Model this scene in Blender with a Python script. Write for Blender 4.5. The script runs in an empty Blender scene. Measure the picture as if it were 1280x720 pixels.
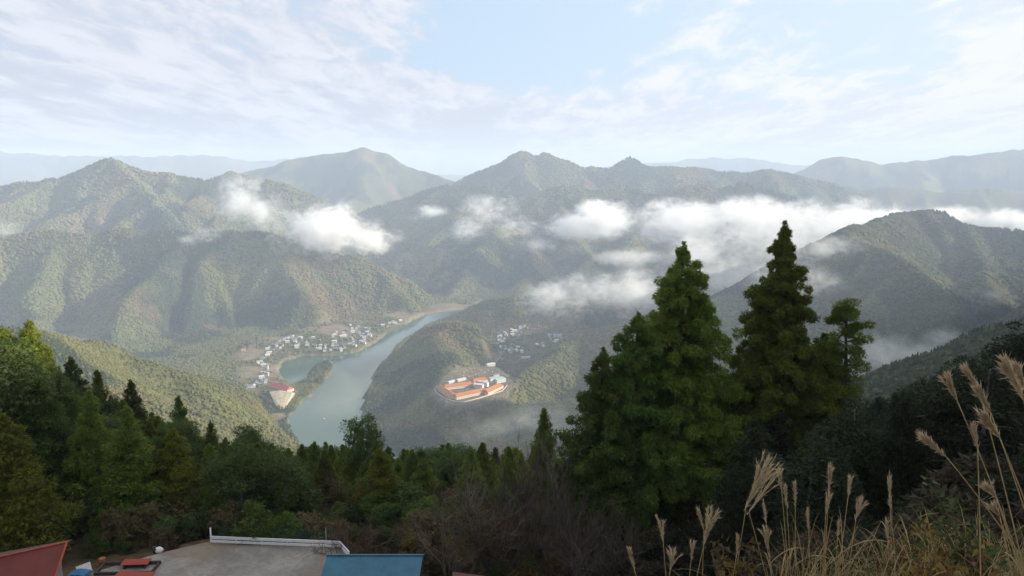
import bpy, bmesh, math, random
import numpy as np
from mathutils import Vector

random.seed(7)
rng = np.random.default_rng(11)
S = bpy.context.scene
COL = S.collection
R = math.radians

# ------------------------------------------------------------------ camera
CAMZ = 600.0
FPX = 1004.0                      # focal length in photograph pixels (1280 wide)
PITCH = math.atan(155 / FPX)
cam = bpy.data.cameras.new('camera')
cam.sensor_fit = 'HORIZONTAL'
cam.angle = 2 * math.atan(640 / FPX)
cam.clip_start = 0.1
cam.clip_end = 60000
cam_o = bpy.data.objects.new('camera', cam)
cam_o.location = (0, 0, CAMZ)
cam_o.rotation_euler = (math.pi / 2 - PITCH, 0, 0)
COL.objects.link(cam_o)
S.camera = cam_o

# ------------------------------------------------------------------ sky, sun, exposure
SUN_AZ, SUN_EL = R(92), R(19)    # azimuth clockwise from the view direction (+Y)
sun_dir = Vector((math.cos(SUN_EL) * math.sin(SUN_AZ), math.cos(SUN_EL) * math.cos(SUN_AZ), math.sin(SUN_EL)))
SKY_STRENGTH = 0.10
EXPOSURE = 0.92
HAZE = 0.000105

sun = bpy.data.lights.new('sun', 'SUN')
sun.energy = 5.0
sun.angle = R(0.5)
sun.color = (1.0, 0.89, 0.74)
sun_o = bpy.data.objects.new('sun', sun)
sun_o.rotation_euler = (-sun_dir).to_track_quat('-Z', 'Y').to_euler()
sun_o.location = (300, 0, 1500)
COL.objects.link(sun_o)

S.view_settings.view_transform = 'Standard'
S.view_settings.look = 'None'
S.view_settings.gamma = 1
S.view_settings.use_curve_mapping = False
S.view_settings.exposure = EXPOSURE
cy = S.cycles
cy.max_bounces = 12
cy.diffuse_bounces = 4
cy.glossy_bounces = 2
cy.transmission_bounces = 3
cy.volume_bounces = 12
cy.transparent_max_bounces = 8
cy.volume_step_rate = 1.0
cy.volume_max_steps = 256
cy.use_denoising = True
cy.sample_clamp_indirect = 6


class NT:
    """small helper for writing node trees"""
    def __init__(self, tree):
        self.t = tree
        tree.nodes.clear()
    def n(self, kind, **kw):
        nd = self.t.nodes.new(kind)
        for k, v in kw.items():
            if k in ('inp',):
                for kk, vv in v.items():
                    if hasattr(vv, 'is_output'):
                        self.t.links.new(vv, nd.inputs[kk])
                    else:
                        nd.inputs[kk].default_value = vv
            else:
                setattr(nd, k, v)
        return nd
    def m(self, op, a, b=0.0, c=0.0, clamp=False):
        nd = self.t.nodes.new('ShaderNodeMath')
        nd.operation = op
        nd.use_clamp = clamp
        for i, v in enumerate((a, b, c)):
            if hasattr(v, 'is_output'):
                self.t.links.new(v, nd.inputs[i])
            else:
                nd.inputs[i].default_value = v
        return nd.outputs[0]
    def v(self, op, a, b=(0, 0, 0), out=0):
        nd = self.t.nodes.new('ShaderNodeVectorMath')
        nd.operation = op
        for i, x in enumerate((a, b)):
            if hasattr(x, 'is_output'):
                self.t.links.new(x, nd.inputs[i])
            else:
                nd.inputs[i].default_value = x
        return nd.outputs[out]
    def ss(self, x, lo, hi, to0=0.0, to1=1.0):
        nd = self.t.nodes.new('ShaderNodeMapRange')
        nd.interpolation_type = 'SMOOTHSTEP'
        self.t.links.new(x, nd.inputs[0])
        nd.inputs[1].default_value = lo
        nd.inputs[2].default_value = hi
        nd.inputs[3].default_value = to0
        nd.inputs[4].default_value = to1
        return nd.outputs[0]
    def mix(self, f, a, b):
        nd = self.t.nodes.new('ShaderNodeMix')
        nd.data_type = 'RGBA'
        for i, x in ((0, f), (6, a), (7, b)):
            if hasattr(x, 'is_output'):
                self.t.links.new(x, nd.inputs[i])
            else:
                nd.inputs[i].default_value = x if i == 0 else (*x[:3], 1)
        return nd.outputs[2]
    def noise(self, vec, scale, detail=4, rough=0.55, dist=0.0):
        nd = self.t.nodes.new('ShaderNodeTexNoise')
        self.t.links.new(vec, nd.inputs['Vector'])
        nd.inputs['Scale'].default_value = scale
        nd.inputs['Detail'].default_value = detail
        nd.inputs['Roughness'].default_value = rough
        nd.inputs['Distortion'].default_value = dist
        return nd.outputs['Fac']
    def link(self, a, b):
        self.t.links.new(a, b)


def make_world():
    w = bpy.data.worlds.new('World')
    S.world = w
    w.use_nodes = True
    t = NT(w.node_tree)
    sky = t.n('ShaderNodeTexSky', sky_type='NISHITA', sun_disc=False, sun_elevation=SUN_EL, sun_rotation=SUN_AZ,
              altitude=700, air_density=1.0, dust_density=1.6, ozone_density=1.0)
    d = t.n('ShaderNodeTexCoord').outputs['Generated']
    sep = t.n('ShaderNodeSeparateXYZ', inp={0: d})
    x, y, z = sep.outputs
    zz = t.m('ADD', t.m('MAXIMUM', z, 0.0), 0.11)
    px, py = t.m('DIVIDE', x, zz), t.m('DIVIDE', y, zz)
    p = t.n('ShaderNodeCombineXYZ', inp={0: px, 1: py, 2: 0.0}).outputs[0]
    # a broken layer of thin cloud: broad sheets, streaks and small flakes
    mp = t.n('ShaderNodeMapping', inp={0: p, 1: (2.2, 1.9, 0), 2: (0, 0, R(-10)), 3: (0.42, 0.17, 1)}).outputs[0]
    big = t.noise(mp, 1.0, 3, 0.5, 0.5)
    mp2 = t.n('ShaderNodeMapping', inp={0: p, 1: (1.3, 5.2, 0), 2: (0, 0, R(-16)), 3: (1.25, 0.46, 1)}).outputs[0]
    mid = t.noise(mp2, 0.9, 6, 0.6, 0.6)
    fine = t.noise(mp2, 4.2, 6, 0.65, 0.4)
    low = t.ss(z, 0.03, 0.13, 0.13, 0.0)
    side = t.m('MULTIPLY', px, -0.018)
    # a clearer patch of sky ahead and to the right
    hx, hz = t.m('DIVIDE', x, t.m('MAXIMUM', y, 0.05)), t.m('DIVIDE', z, t.m('MAXIMUM', y, 0.05))
    gx, gz_ = t.m('MULTIPLY', t.m('SUBTRACT', hx, 0.20), 2.6), t.m('MULTIPLY', t.m('SUBTRACT', hz, 0.135), 11.0)
    gap = t.ss(t.m('ADD', t.m('MULTIPLY', gx, gx), t.m('MULTIPLY', gz_, gz_)), 0.0, 1.6, 0.075, 0.0)
    cov = t.m('ADD', t.m('ADD', t.m('MULTIPLY', big, 0.24), t.m('MULTIPLY', mid, 0.40)), t.m('ADD', t.m('MULTIPLY', fine, 0.36), t.m('ADD', side, low)))
    mask = t.ss(t.m('SUBTRACT', cov, gap), 0.41, 0.53)
    sd = t.v('DOT_PRODUCT', d, tuple(sun_dir), out=1)
    glow = t.ss(sd, -0.30, 0.62)
    thick = t.ss(t.m('ADD', t.m('MULTIPLY', mid, 0.55), t.m('MULTIPLY', fine, 0.45)), 0.43, 0.58)
    lit = t.m('ADD', t.m('MULTIPLY', thick, 0.60), t.m('MULTIPLY', glow, 0.62), clamp=True)
    ccol = t.mix(lit, (3.3, 3.5, 4.1), (5.25, 5.3, 5.5))
    veil = t.mix(0.88, sky.outputs[0], (2.9, 3.9, 5.05))      # thin high veil: pale blue
    veil = t.mix(t.m('MULTIPLY', glow, 0.6), veil, (4.9, 5.35, 5.8))
    mk = t.m('MULTIPLY', mask, 0.93)
    col = t.mix(mk, veil, ccol)
    # higher up than the picture reaches: grey veil, brightened to fill the foreground shade
    zen = t.mix(0.45, (7.0, 6.9, 6.5), sky.outputs[0])
    col = t.mix(t.ss(z, 0.21, 0.42), col, zen)
    bg = t.n('ShaderNodeBackground', inp={0: col, 1: SKY_STRENGTH})
    out = t.n('ShaderNodeOutputWorld')
    t.link(bg.outputs[0], out.inputs[0])


make_world()

# ------------------------------------------------------------------ pixel -> place
_cp, _sp = math.cos(PITCH), math.sin(PITCH)


def ray(u, v):
    X = (u - 640) / FPX
    dn = (v - 360) / FPX
    return np.array([X, _cp - dn * _sp, -_sp - dn * _cp])


def at(u, v, Y):
    d = ray(u, v)
    return d * (Y / d[1]) + np.array([0, 0, CAMZ])


def at_z(u, v, z):
    d = ray(u, v)
    return d * ((z - CAMZ) / d[2]) + np.array([0, 0, CAMZ])


# ------------------------------------------------------------------ noise in numpy
def _hash(ix, iy, seed):
    h = (ix.astype(np.int64) * 374761393 + iy.astype(np.int64) * 668265263 + seed * 974634777) & 0xFFFFFFFF
    h = ((h ^ (h >> 13)) * 1274126177) & 0xFFFFFFFF
    h = h ^ (h >> 16)
    return (h & 0xFFFFFF) / float(0xFFFFFF)


def vnoise(x, y, seed=0):
    ix, iy = np.floor(x), np.floor(y)
    fx, fy = x - ix, y - iy
    fx = fx * fx * fx * (fx * (fx * 6 - 15) + 10)
    fy = fy * fy * fy * (fy * (fy * 6 - 15) + 10)
    a, b = _hash(ix, iy, seed), _hash(ix + 1, iy, seed)
    c, d = _hash(ix, iy + 1, seed), _hash(ix + 1, iy + 1, seed)
    return (a + (b - a) * fx) * (1 - fy) + (c + (d - c) * fx) * fy


def fbm(x, y, wl, octv=4, seed=0, gain=0.5):
    s, a, tot = 0, 1, 0
    x, y = np.asarray(x, float) / wl, np.asarray(y, float) / wl
    for k in range(octv):
        s = s + a * (vnoise(x * 0.8 + y * 0.6 + k * 7.3, y * 0.8 - x * 0.6 + k * 3.1, seed + k) - 0.5)
        tot += a
        a *= gain
        x, y = x * 2.03, y * 2.03
    return s / tot * 2      # about -1..1


def sstep(x, lo, hi):
    t = np.clip((x - lo) / (hi - lo), 0, 1)
    return t * t * (3 - 2 * t)


# ------------------------------------------------------------------ terrain
def pl(pts):
    return [at(*p) for p in pts]


RIDGES = []          # (points Nx3, slope, spur spacing (0 none), floor, far)


def ridge(pts, slope=0.6, spacing=300, floor=20, rnd=15, sub=True, px=True, spur_grad=0.4):
    RIDGES.append(dict(p=pl(pts) if px else [np.array(q, float) for q in pts], slope=slope, spacing=spacing,
                       floor=floor, rnd=rnd, sub=sub, grad=spur_grad))


# far skyline
ridge([(-300, 186, 15500), (-120, 190, 15000), (0, 188, 14500), (60, 194, 14000), (130, 195, 14000), (200, 195, 14000),
       (262, 193, 14000), (320, 201, 14500), (380, 196, 15000), (430, 205, 16000)], 0.35, 1300, 60, 60, False)
ridge([(480, 222, 17500), (540, 216, 17500), (580, 219, 17500), (610, 212, 17000), (680, 215, 17000), (760, 208, 16500), (800, 203, 15500),
       (835, 203, 15000), (860, 198, 15000), (900, 196, 15000), (940, 199, 15000), (1000, 206, 15000), (1100, 205, 15500), (1300, 200, 16000)],
      0.35, 1300, 60, 60, False)
# large peak left of centre
ridge([(230, 232, 7800), (300, 215, 7600), (340, 207, 7500), (370, 198, 7500), (400, 192, 7500), (430, 192, 7500), (445, 186, 7500), (456, 182, 7500), (468, 187, 7500), (480, 190, 7500),
       (510, 205, 7400), (540, 217, 7300), (565, 226, 7100), (610, 245, 6700)], 0.55, 520, 60, 40)
# centre range
ridge([(500, 252, 6300), (540, 235, 6200), (565, 224, 6100), (590, 215, 6000), (615, 205, 6000), (640, 194, 6000), (653, 191, 6000), (668, 198, 6000),
       (683, 191, 6000), (702, 202, 6000), (730, 212, 6000), (744, 208, 6000), (764, 211, 6000), (790, 197, 6000), (812, 208, 6000), (850, 211, 6000),
       (900, 214, 6100), (940, 213, 6100), (962, 209, 6100), (985, 213, 6100), (1030, 226, 6000), (1080, 245, 5900)], 0.62, 380, 60, 25)
# right-hand far massif
ridge([(960, 232, 8800), (1000, 213, 8700), (1030, 199, 8600), (1050, 196, 8500), (1080, 200, 8500), (1100, 205, 8500), (1150, 200, 8400),
       (1200, 195, 8300), (1280, 187, 8200), (1400, 184, 8000), (1600, 190, 7600)], 0.55, 620, 60, 50)
# left peak
ridge([(-160, 252, 4700), (-60, 240, 4650), (0, 235, 4600), (30, 229, 4600), (80, 222, 4600), (112, 208, 4600), (140, 199, 4600), (163, 209, 4600),
       (185, 216, 4600), (215, 216, 4650), (240, 221, 4700), (262, 226, 4750), (285, 213, 4850), (310, 222, 4900), (340, 228, 4900),
       (380, 242, 4850), (430, 262, 4800), (470, 285, 4750)], 0.62, 300, 60, 18)
ridge([(80, 222, 4600), (40, 240, 4350), (0, 258, 4150), (-40, 280, 3950)], 0.62, 260, 60, 18)
ridge([(140, 199, 4600), (175, 235, 4300), (200, 262, 4050), (220, 285, 3850)], 0.66, 240, 60, 14)
ridge([(215, 216, 4650), (205, 240, 4350), (165, 270, 4050), (140, 290, 3850)], 0.72, 0, 60, 12)
ridge([(262, 226, 4750), (250, 245, 4450), (215, 275, 4100), (195, 296, 3850)], 0.72, 0, 60, 12)
ridge([(310, 222, 4900), (300, 245, 4600), (270, 275, 4250), (250, 300, 3950)], 0.72, 0, 60, 12)
# near-left ridge above the village
ridge([(-200, 300, 3200), (-60, 302, 3250), (0, 296, 3250), (60, 288, 3250), (120, 292, 3250), (150, 287, 3250), (200, 292, 3250), (240, 292, 3280),
       (300, 290, 3300), (335, 291, 3320), (370, 300, 3350), (400, 309, 3380), (440, 320, 3400), (480, 338, 3420), (510, 352, 3430), (535, 369, 3430), (552, 384, 3430)],
      0.66, 210, 8, 14, True, True, 0.46)
# ranges filling the centre
ridge([(430, 282, 5500), (455, 266, 5600), (490, 252, 5600), (530, 238, 5500), (560, 233, 5400), (600, 246, 5200)], 0.62, 300, 60, 18)
ridge([(420, 350, 4250), (470, 328, 4300), (520, 312, 4300), (570, 297, 4300), (620, 283, 4400), (660, 288, 4500), (700, 262, 4800), (715, 235, 5300), (735, 222, 5700)], 0.62, 260, 15, 16)
ridge([(620, 283, 4400), (600, 310, 4100), (580, 340, 3800), (566, 366, 3550)], 0.62, 220, 15, 12)
ridge([(660, 288, 4500), (668, 320, 4100), (660, 345, 3800), (650, 362, 3600)], 0.62, 220, 15, 12)
ridge([(700, 262, 4800), (720, 300, 4300), (740, 330, 3900), (758, 352, 3600)], 0.62, 220, 15, 12)
ridge([(850, 226, 5400), (830, 260, 4900), (800, 290, 4500), (772, 320, 4100), (752, 345, 3800)], 0.62, 240, 15, 12)
ridge([(960, 214, 5800), (940, 250, 5200), (920, 300, 4500), (900, 340, 3900), (870, 376, 3350)], 0.62, 260, 15, 12)
ridge([(870, 240, 5300), (880, 275, 4700), (850, 310, 4200), (830, 345, 3700)], 0.62, 240, 15, 12)
ridge([(545, 246, 5200), (570, 232, 5150), (592, 229, 5150), (614, 234, 5100), (640, 246, 5000)], 0.66, 260, 40, 12)
ridge([(650, 256, 4950), (672, 244, 4950), (690, 235, 5000), (704, 231, 5000), (722, 236, 5000), (747, 238, 5000), (774, 233, 5050), (800, 240, 5000), (826, 247, 4900)], 0.66, 240, 30, 12)
ridge([(832, 244, 4850), (856, 234, 4850), (878, 230, 4850), (900, 235, 4850), (926, 228, 4850), (950, 237, 4800), (1000, 250, 4700), (1050, 264, 4600)], 0.66, 240, 30, 12)
ridge([(1010, 236, 6900), (1040, 228, 6900), (1080, 236, 6800), (1130, 232, 6700), (1180, 240, 6600), (1240, 236, 6500), (1300, 244, 6400)], 0.6, 420, 60, 18)
# low wooded hill behind the basin
ridge([(586, 384, 3120), (610, 375, 3050), (650, 371, 3000), (700, 372, 3000), (760, 378, 3000), (820, 372, 3050), (900, 355, 3200)], 0.5, 190, 8, 25, False)
# right mountain with its spur
ridge([(985, 345, 2850), (1020, 322, 2900), (1060, 292, 3000), (1090, 275, 3050), (1120, 265, 3050), (1150, 262, 3000), (1180, 266, 3000), (1210, 280, 2950),
       (1250, 288, 2900), (1280, 293, 2850), (1360, 300, 2700), (1480, 300, 2500), (1650, 300, 2200)], 0.62, 210, 8, 16)
ridge([(975, 345, 2480), (1000, 320, 2500), (1030, 300, 2450), (1055, 288, 2400), (1100, 307, 2250), (1155, 345, 2050), (1185, 374, 1900), (1200, 420, 1680)], 0.66, 190, 8, 12)
ridge([(1055, 288, 2400), (1085, 282, 2650), (1125, 266, 3000)], 0.62, 0, 8, 12)
ridge([(1210, 280, 2950), (1225, 320, 2550), (1240, 360, 2250), (1260, 400, 1950)], 0.66, 200, 8, 12)
# hill inside the river loop and its shoulders
ridge([(478, 452, 2330), (500, 430, 2400), (525, 414, 2430), (558, 404, 2420), (590, 406, 2400), (612, 415, 2380), (628, 430, 2330)], 0.62, 110, 8, 18, False, True, 0.5)
ridge([(545, 420, 2350), (555, 450, 2130), (565, 475, 1950), (590, 484, 1900)], 0.5, 0, 8, 25, False)
ridge([(630, 480, 1930), (660, 466, 2030), (692, 445, 2150), (712, 428, 2250), (735, 417, 2330), (800, 402, 2500), (900, 390, 2700)], 0.5, 130, 8, 22, False)
# shoulder on the near left, down to the river
ridge([(-1100, 1000, 420), (-760, 960, 380)], 0.5, 200, 8, 20, True, False)
ridge([(-100, 405, 930), (0, 412, 1040), (50, 419, 1150), (100, 425, 1250), (150, 433, 1330), (200, 451, 1400), (250, 470, 1450), (300, 487, 1520), (340, 501, 1570),
       (368, 530, 1620), (386, 556, 1650)], 0.52, 150, 6, 18, False, True, 0.42)
# the mountain the camera stands on, and an out-of-view slope to the right, shaped to keep the sun off the foreground
ridge([(453, 700, 461), (530, 450, 565), (480, 190, 735), (455, 80, 754), (448, 0, 766), (440, -120, 762), (420, -300, 790), (300, -800, 780), (0, -1200, 700)], 0.8, 0, 8, 15, False, False)
ridge([(760, 540, 640), (1000, 700, 660), (1120, 1000, 610), (1150, 1300, 560), (1180, 1450, 500), (1500, 1690, 640), (1720, 1880, 600), (2000, 2100, 480)], 1.1, 0, 8, 15, False, False)  # added ridge out of view, shaped to shade the valley and near right ridge
ridge([(1086, 483, 1060), (1120, 466, 1000), (1160, 449, 950), (1200, 431, 880), (1240, 418, 800), (1290, 404, 700)], 0.55, 0, 8, 14, False)
ridge([(0, 40, 569), (0, 82, 561), (20, 200, 490), (60, 400, 385), (60, 700, 240), (0, 1000, 120), (-20, 1250, 30)], 0.45, 190, 8, 20, False, False)
ridge([(-40, 60, 566), (-90, 100, 562), (-250, 300, 480), (-500, 600, 420), (-650, 850, 390), (-690, 1000, 372)], 0.5, 200, 8, 20, False, False)
ridge([(0, 40, 569), (-150, -200, 640), (-100, -700, 720)], 0.45, 0, 8, 20, False, False)

RIVER_PX = [(582, 386), (558, 389), (530, 394), (508, 405), (484, 416), (466, 431), (444, 441), (412, 445), (380, 445), (354, 451), (349, 468), (362, 480),
            (378, 475), (390, 461), (402, 452), (414, 451), (419, 459), (406, 478), (392, 492), (378, 505), (365, 519), (362, 528), (378, 560), (400, 620),
            (470, 640), (560, 620), (560, 590), (470, 566), (455, 545), (451, 515), (456, 490), (471, 461), (500, 427), (530, 406.5), (556, 397), (583, 389)]
RIVER = np.array([at_z(u, v, 0)[:2] for u, v in RIVER_PX])
FLATS = [  # polygon in pixels, height, rise per metre away from the river
    ([(296, 494), (300, 440), (330, 424), (350, 428), (385, 412), (440, 400), (470, 408), (500, 399), (524, 392), (510, 405), (485, 416), (466, 433), (440, 444),
      (380, 448), (352, 455), (350, 470), (362, 484), (352, 492), (330, 492)], 9, 0.045),
    ([(606, 424), (625, 408), (660, 400), (705, 402), (735, 412), (715, 430), (690, 442), (675, 456), (645, 468), (618, 458)], 24, 0.02),
    ([(538, 490), (560, 468), (590, 456), (622, 458), (640, 472), (634, 492), (590, 506), (556, 504)], 58, 0.0),
    ([(548, 376), (575, 370), (600, 374), (596, 381), (560, 386)], 8, 0.03),
]


def poly_sdf(px, py, poly):
    """signed distance to polygon: negative inside"""
    px, py = np.asarray(px, float), np.asarray(py, float)
    d = np.full(px.shape, 1e18)
    ins = np.zeros(px.shape, bool)
    n = len(poly)
    for i in range(n):
        ax, ay = poly[i]
        bx, by = poly[(i + 1) % n]
        ex, ey = bx - ax, by - ay
        t = np.clip(((px - ax) * ex + (py - ay) * ey) / (ex * ex + ey * ey + 1e-9), 0, 1)
        d = np.minimum(d, (px - ax - t * ex) ** 2 + (py - ay - t * ey) ** 2)
        if ay != by:
            c = ((ay > py) != (by > py)) & (px < (bx - ax) * (py - ay) / (by - ay) + ax)
            ins ^= c
    d = np.sqrt(d)
    return np.where(ins, -d, d)


class Raster:
    def __init__(self, x0, x1, y0, y1, cell, warp):
        self.x0, self.y0, self.c = x0, y0, cell
        self.nx, self.ny = int((x1 - x0) / cell) + 1, int((y1 - y0) / cell) + 1
        self.X, self.Y = np.meshgrid(x0 + np.arange(self.nx) * cell, y0 + np.arange(self.ny) * cell)
        self.XW = self.X + warp * fbm(self.X, self.Y, 260, 3, 5)
        self.YW = self.Y + warp * fbm(self.X, self.Y, 260, 3, 25)
        self.H = np.full(self.X.shape, 5.0) + 45 * sstep(self.Y, 4000, 7000)
    def seg(self, p, q, slope, rnd, floor):
        zmax = max(p[2], q[2])
        rad = max(60, (zmax - floor) / slope + 80)
        i0 = int((min(p[0], q[0]) - rad - self.x0) / self.c); i1 = int((max(p[0], q[0]) + rad - self.x0) / self.c) + 2
        j0 = int((min(p[1], q[1]) - rad - self.y0) / self.c); j1 = int((max(p[1], q[1]) + rad - self.y0) / self.c) + 2
        i0, j0, i1, j1 = max(i0, 0), max(j0, 0), min(i1, self.nx), min(j1, self.ny)
        if i0 >= i1 or j0 >= j1:
            return
        x, y = self.XW[j0:j1, i0:i1], self.YW[j0:j1, i0:i1]
        ex, ey = q[0] - p[0], q[1] - p[1]
        t = np.clip(((x - p[0]) * ex + (y - p[1]) * ey) / (ex * ex + ey * ey + 1e-9), 0, 1)
        d = np.hypot(x - p[0] - t * ex, y - p[1] - t * ey)
        h = p[2] + (q[2] - p[2]) * t - slope * (np.sqrt(d * d + rnd * rnd) - rnd)
        np.maximum(self.H[j0:j1, i0:i1], h, out=self.H[j0:j1, i0:i1])
    def sample(self, x, y, arr=None):
        a = self.H if arr is None else arr
        fx = np.clip((x - self.x0) / self.c, 0, self.nx - 1.001)
        fy = np.clip((y - self.y0) / self.c, 0, self.ny - 1.001)
        i, j = fx.astype(int), fy.astype(int)
        fx, fy = fx - i, fy - j
        return (a[j, i] * (1 - fx) + a[j, i + 1] * fx) * (1 - fy) + (a[j + 1, i] * (1 - fx) + a[j + 1, i + 1] * fx) * fy


def make_segments():
    rr = random.Random(3)
    segs = []
    def line(pts, slope, rnd, floor):
        for a, b in zip(pts[:-1], pts[1:]):
            segs.append((a, b, slope, rnd, floor))
    def spur(p, ang, grad, slope, floor, rnd, sub, depth=0):
        L = (p[2] - floor) / grad * rr.uniform(0.75, 1.05)
        if L < 90:
            return
        n = max(3, min(7, int(L / 110)))
        pts = [np.array(p)]
        a = ang
        for k in range(1, n + 1):
            a += rr.uniform(-0.28, 0.28)
            t = k / n
            z = p[2] - (p[2] - floor) * (t ** rr.uniform(0.85, 1.1))
            q = pts[-1] + np.array([math.cos(a), math.sin(a), 0]) * (L / n)
            q[2] = max(floor, z)
            pts.append(q)
        line(pts, slope, rnd, floor)
        if sub and depth < 1:
            for k in range(1, n):
                for sgn in (-1, 1):
                    if rr.random() < 0.6:
                        spur(pts[k] - np.array([0, 0, 4]), ang + sgn * rr.uniform(0.7, 1.15), grad * 1.5, slope * 1.08, floor, rnd * 0.7, sub, depth + 1)
    for r in RIDGES:
        P = r['p']
        line(P, (r['slope'] if not r['spacing'] else max(r['slope'] * 1.5, 0.85)), r['rnd'], r['floor'])
        if r['spacing']:
            acc = r['spacing'] * rr.uniform(0.2, 0.8)
            for a, b in zip(P[:-1], P[1:]):
                L = math.hypot(*(b - a)[:2])
                s = acc
                while s < L:
                    q = a + (b - a) * (s / L)
                    base = math.atan2(b[1] - a[1], b[0] - a[0])
                    for sgn in (-1, 1):
                        spur(q - np.array([0, 0, 3.0]), base + sgn * (math.pi / 2 + rr.uniform(-0.45, 0.45)), r['grad'] * rr.uniform(0.9, 1.15), r['slope'] * 1.42,
                             r['floor'], r['rnd'] * 0.8, r['sub'])
                    s += r['spacing'] * rr.uniform(0.7, 1.35)
                acc = s - L
    return segs


RA = Raster(-3300, 3300, -1300, 5400, 12, 26)
RB = Raster(-17000, 17000, -3000, 20000, 45, 40)
for p, q, sl, rd, fl in make_segments():
    RA.seg(p, q, sl, rd, fl)
    RB.seg(p, q, sl, max(rd, 16), fl)


def blur(a, n=1):
    for _ in range(n):
        b = np.pad(a, 1, mode='edge')
        a = (b[:-2, 1:-1] + b[2:, 1:-1] + b[1:-1, :-2] + b[1:-1, 2:] + 2 * b[1:-1, 1:-1]) / 6
    return a


RA.H = blur(RA.H, 2)
# uneven slopes, then gullies cut by running water
amp = sstep(RA.H, 10, 120)
RA.H += amp * (15 * fbm(RA.X, RA.Y, 170, 4, 41) + 8 * (0.5 - np.abs(fbm(RA.X, RA.Y, 90, 3, 77))))
RA.H += amp * sstep(RA.Y, 3700, 4400) * 13 * fbm(RA.X, RA.Y, 150, 3, 57)
amp = sstep(RB.H, 60, 200)
RB.H += amp * (13 * fbm(RB.X, RB.Y, 190, 2, 49) + 26 * fbm(RB.X, RB.Y, 420, 4, 43, 0.6) + 22 * (0.4 - np.abs(fbm(RB.X, RB.Y, 700, 3, 47))))


def water_cut(ra, drops, steps, k, cap, rounds, seed, ymax, pw=0.5):
    g = np.random.default_rng(seed)
    ny, nx = ra.H.shape
    for _ in range(rounds):
        gy, gx = np.gradient(ra.H, ra.c)
        sl = np.hypot(gx, gy)
        px_, py_ = g.uniform(1, nx - 2, drops), g.uniform(1, min(ny - 2, (ymax - ra.y0) / ra.c), drops)
        vx, vy = np.zeros(drops), np.zeros(drops)
        acc = np.zeros(nx * ny)
        for _s in range(steps):
            idx = py_.astype(np.int32) * nx + px_.astype(np.int32)
            acc += np.bincount(idx, minlength=nx * ny)
            vx = vx * 0.35 - gx.ravel()[idx]
            vy = vy * 0.35 - gy.ravel()[idx]
            nn = np.hypot(vx, vy) + 1e-6
            px_ = np.clip(px_ + vx / nn * 0.9, 1, nx - 2)
            py_ = np.clip(py_ + vy / nn * 0.9, 1, ny - 2)
        A = acc.reshape(ny, nx) * (nx * ny / drops) / steps * 20
        A = blur(A, 1)
        d = np.minimum(cap, k * A ** pw * np.clip(sl, 0, 0.9))
        ra.H = ra.H - blur(d, 1)


water_cut(RA, 160000, 55, 1.7, 13, 3, 1, 5400)
water_cut(RB, 160000, 40, 4.2, 32, 3, 2, 17000)
# river bed and flats
SDR = poly_sdf(RA.X + 7 * fbm(RA.X, RA.Y, 70, 2, 9), RA.Y + 7 * fbm(RA.X, RA.Y, 70, 2, 19), RIVER)
FLATW = np.zeros(RA.H.shape)
near_h = RA.H
land = 3.0 + np.maximum(RA.H - 3.0, 0) * sstep(SDR, 0, 95)
RA.H = land
for k, (pp, z, rise) in enumerate(FLATS):
    poly = np.array([at_z(u, v, z)[:2] for u, v in pp])
    sd = poly_sdf(RA.X, RA.Y, poly)
    w = 1 - sstep(sd, -12 if k != 2 else -2, 45 if k != 2 else 28)
    zz = z + rise * np.clip(SDR, 0, 900) + 1.5 * fbm(RA.X, RA.Y, 120, 2, 8) * (k != 2)
    RA.H = RA.H * (1 - w) + zz * w
    FLATW = np.maximum(FLATW, w * (k + 1))
RA.H = np.where(SDR < 14, np.minimum(RA.H, 3.0 + 7.0 * np.clip(SDR, -1, 14) / 14 * 1.0), RA.H)
RA.H = np.where(SDR < 0, -4.0, RA.H)


def near_z(x, y):
    """hillside right below the camera"""
    drop = np.interp(y, [-60, -8, 0, 2.5, 5, 9, 46, 52, 76, 95, 150, 260], [-20, -3, 0, 0.4, 2.0, 4.8, 28.6, 29.6, 31.0, 39.5, 66, 118])
    z = 598.4 - drop
    z = z + 0.42 * np.maximum(0, x - 7) * sstep(y, -20, 12) * (1 - 0.55 * sstep(y, 35, 85)) + 0.5 * np.maximum(0, x - 45) * sstep(y, 30, 60) * 0
    z = z + 0.16 * np.maximum(0, -x - 22) * sstep(y, 40, 75)
    z = z + 0.75 * sstep(x, 1.0, 2.3) * sstep(y, 2.5, 4.2) * (1 - sstep(y, 4.6, 7.5))
    z = z + 0.35 * fbm(x, y, 9, 3, 3) * sstep(np.hypot(x, y), 5, 20)
    return z


LOTZ = 570.5
LOT_PX = [(113, 716), (205, 690), (262, 677), (424, 685), (436, 698), (460, 760), (60, 760)]
LOT = np.array([at_z(u, v, LOTZ)[:2] for u, v in LOT_PX])


def gz(x, y):
    x, y = np.asarray(x, float), np.asarray(y, float)
    a = RA.sample(x, y)
    b = RB.sample(x, y)
    e = np.minimum(np.minimum(x + 3300, 3300 - x), np.minimum(y + 1300, 5400 - y))
    w = sstep(e, 0, 500)
    h = a * w + b * (1 - w)
    r = np.hypot(x, y)
    wn = 1 - sstep(r, 105, 260)
    h = np.where(r < 262, h * (1 - wn) + near_z(x, y) * wn, h)
    sl = poly_sdf(x, y, LOT)
    wl = (1 - sstep(sl, 0.3, 5)) * (r < 120)
    return h * (1 - wl) + (LOTZ - 0.12) * wl


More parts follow.
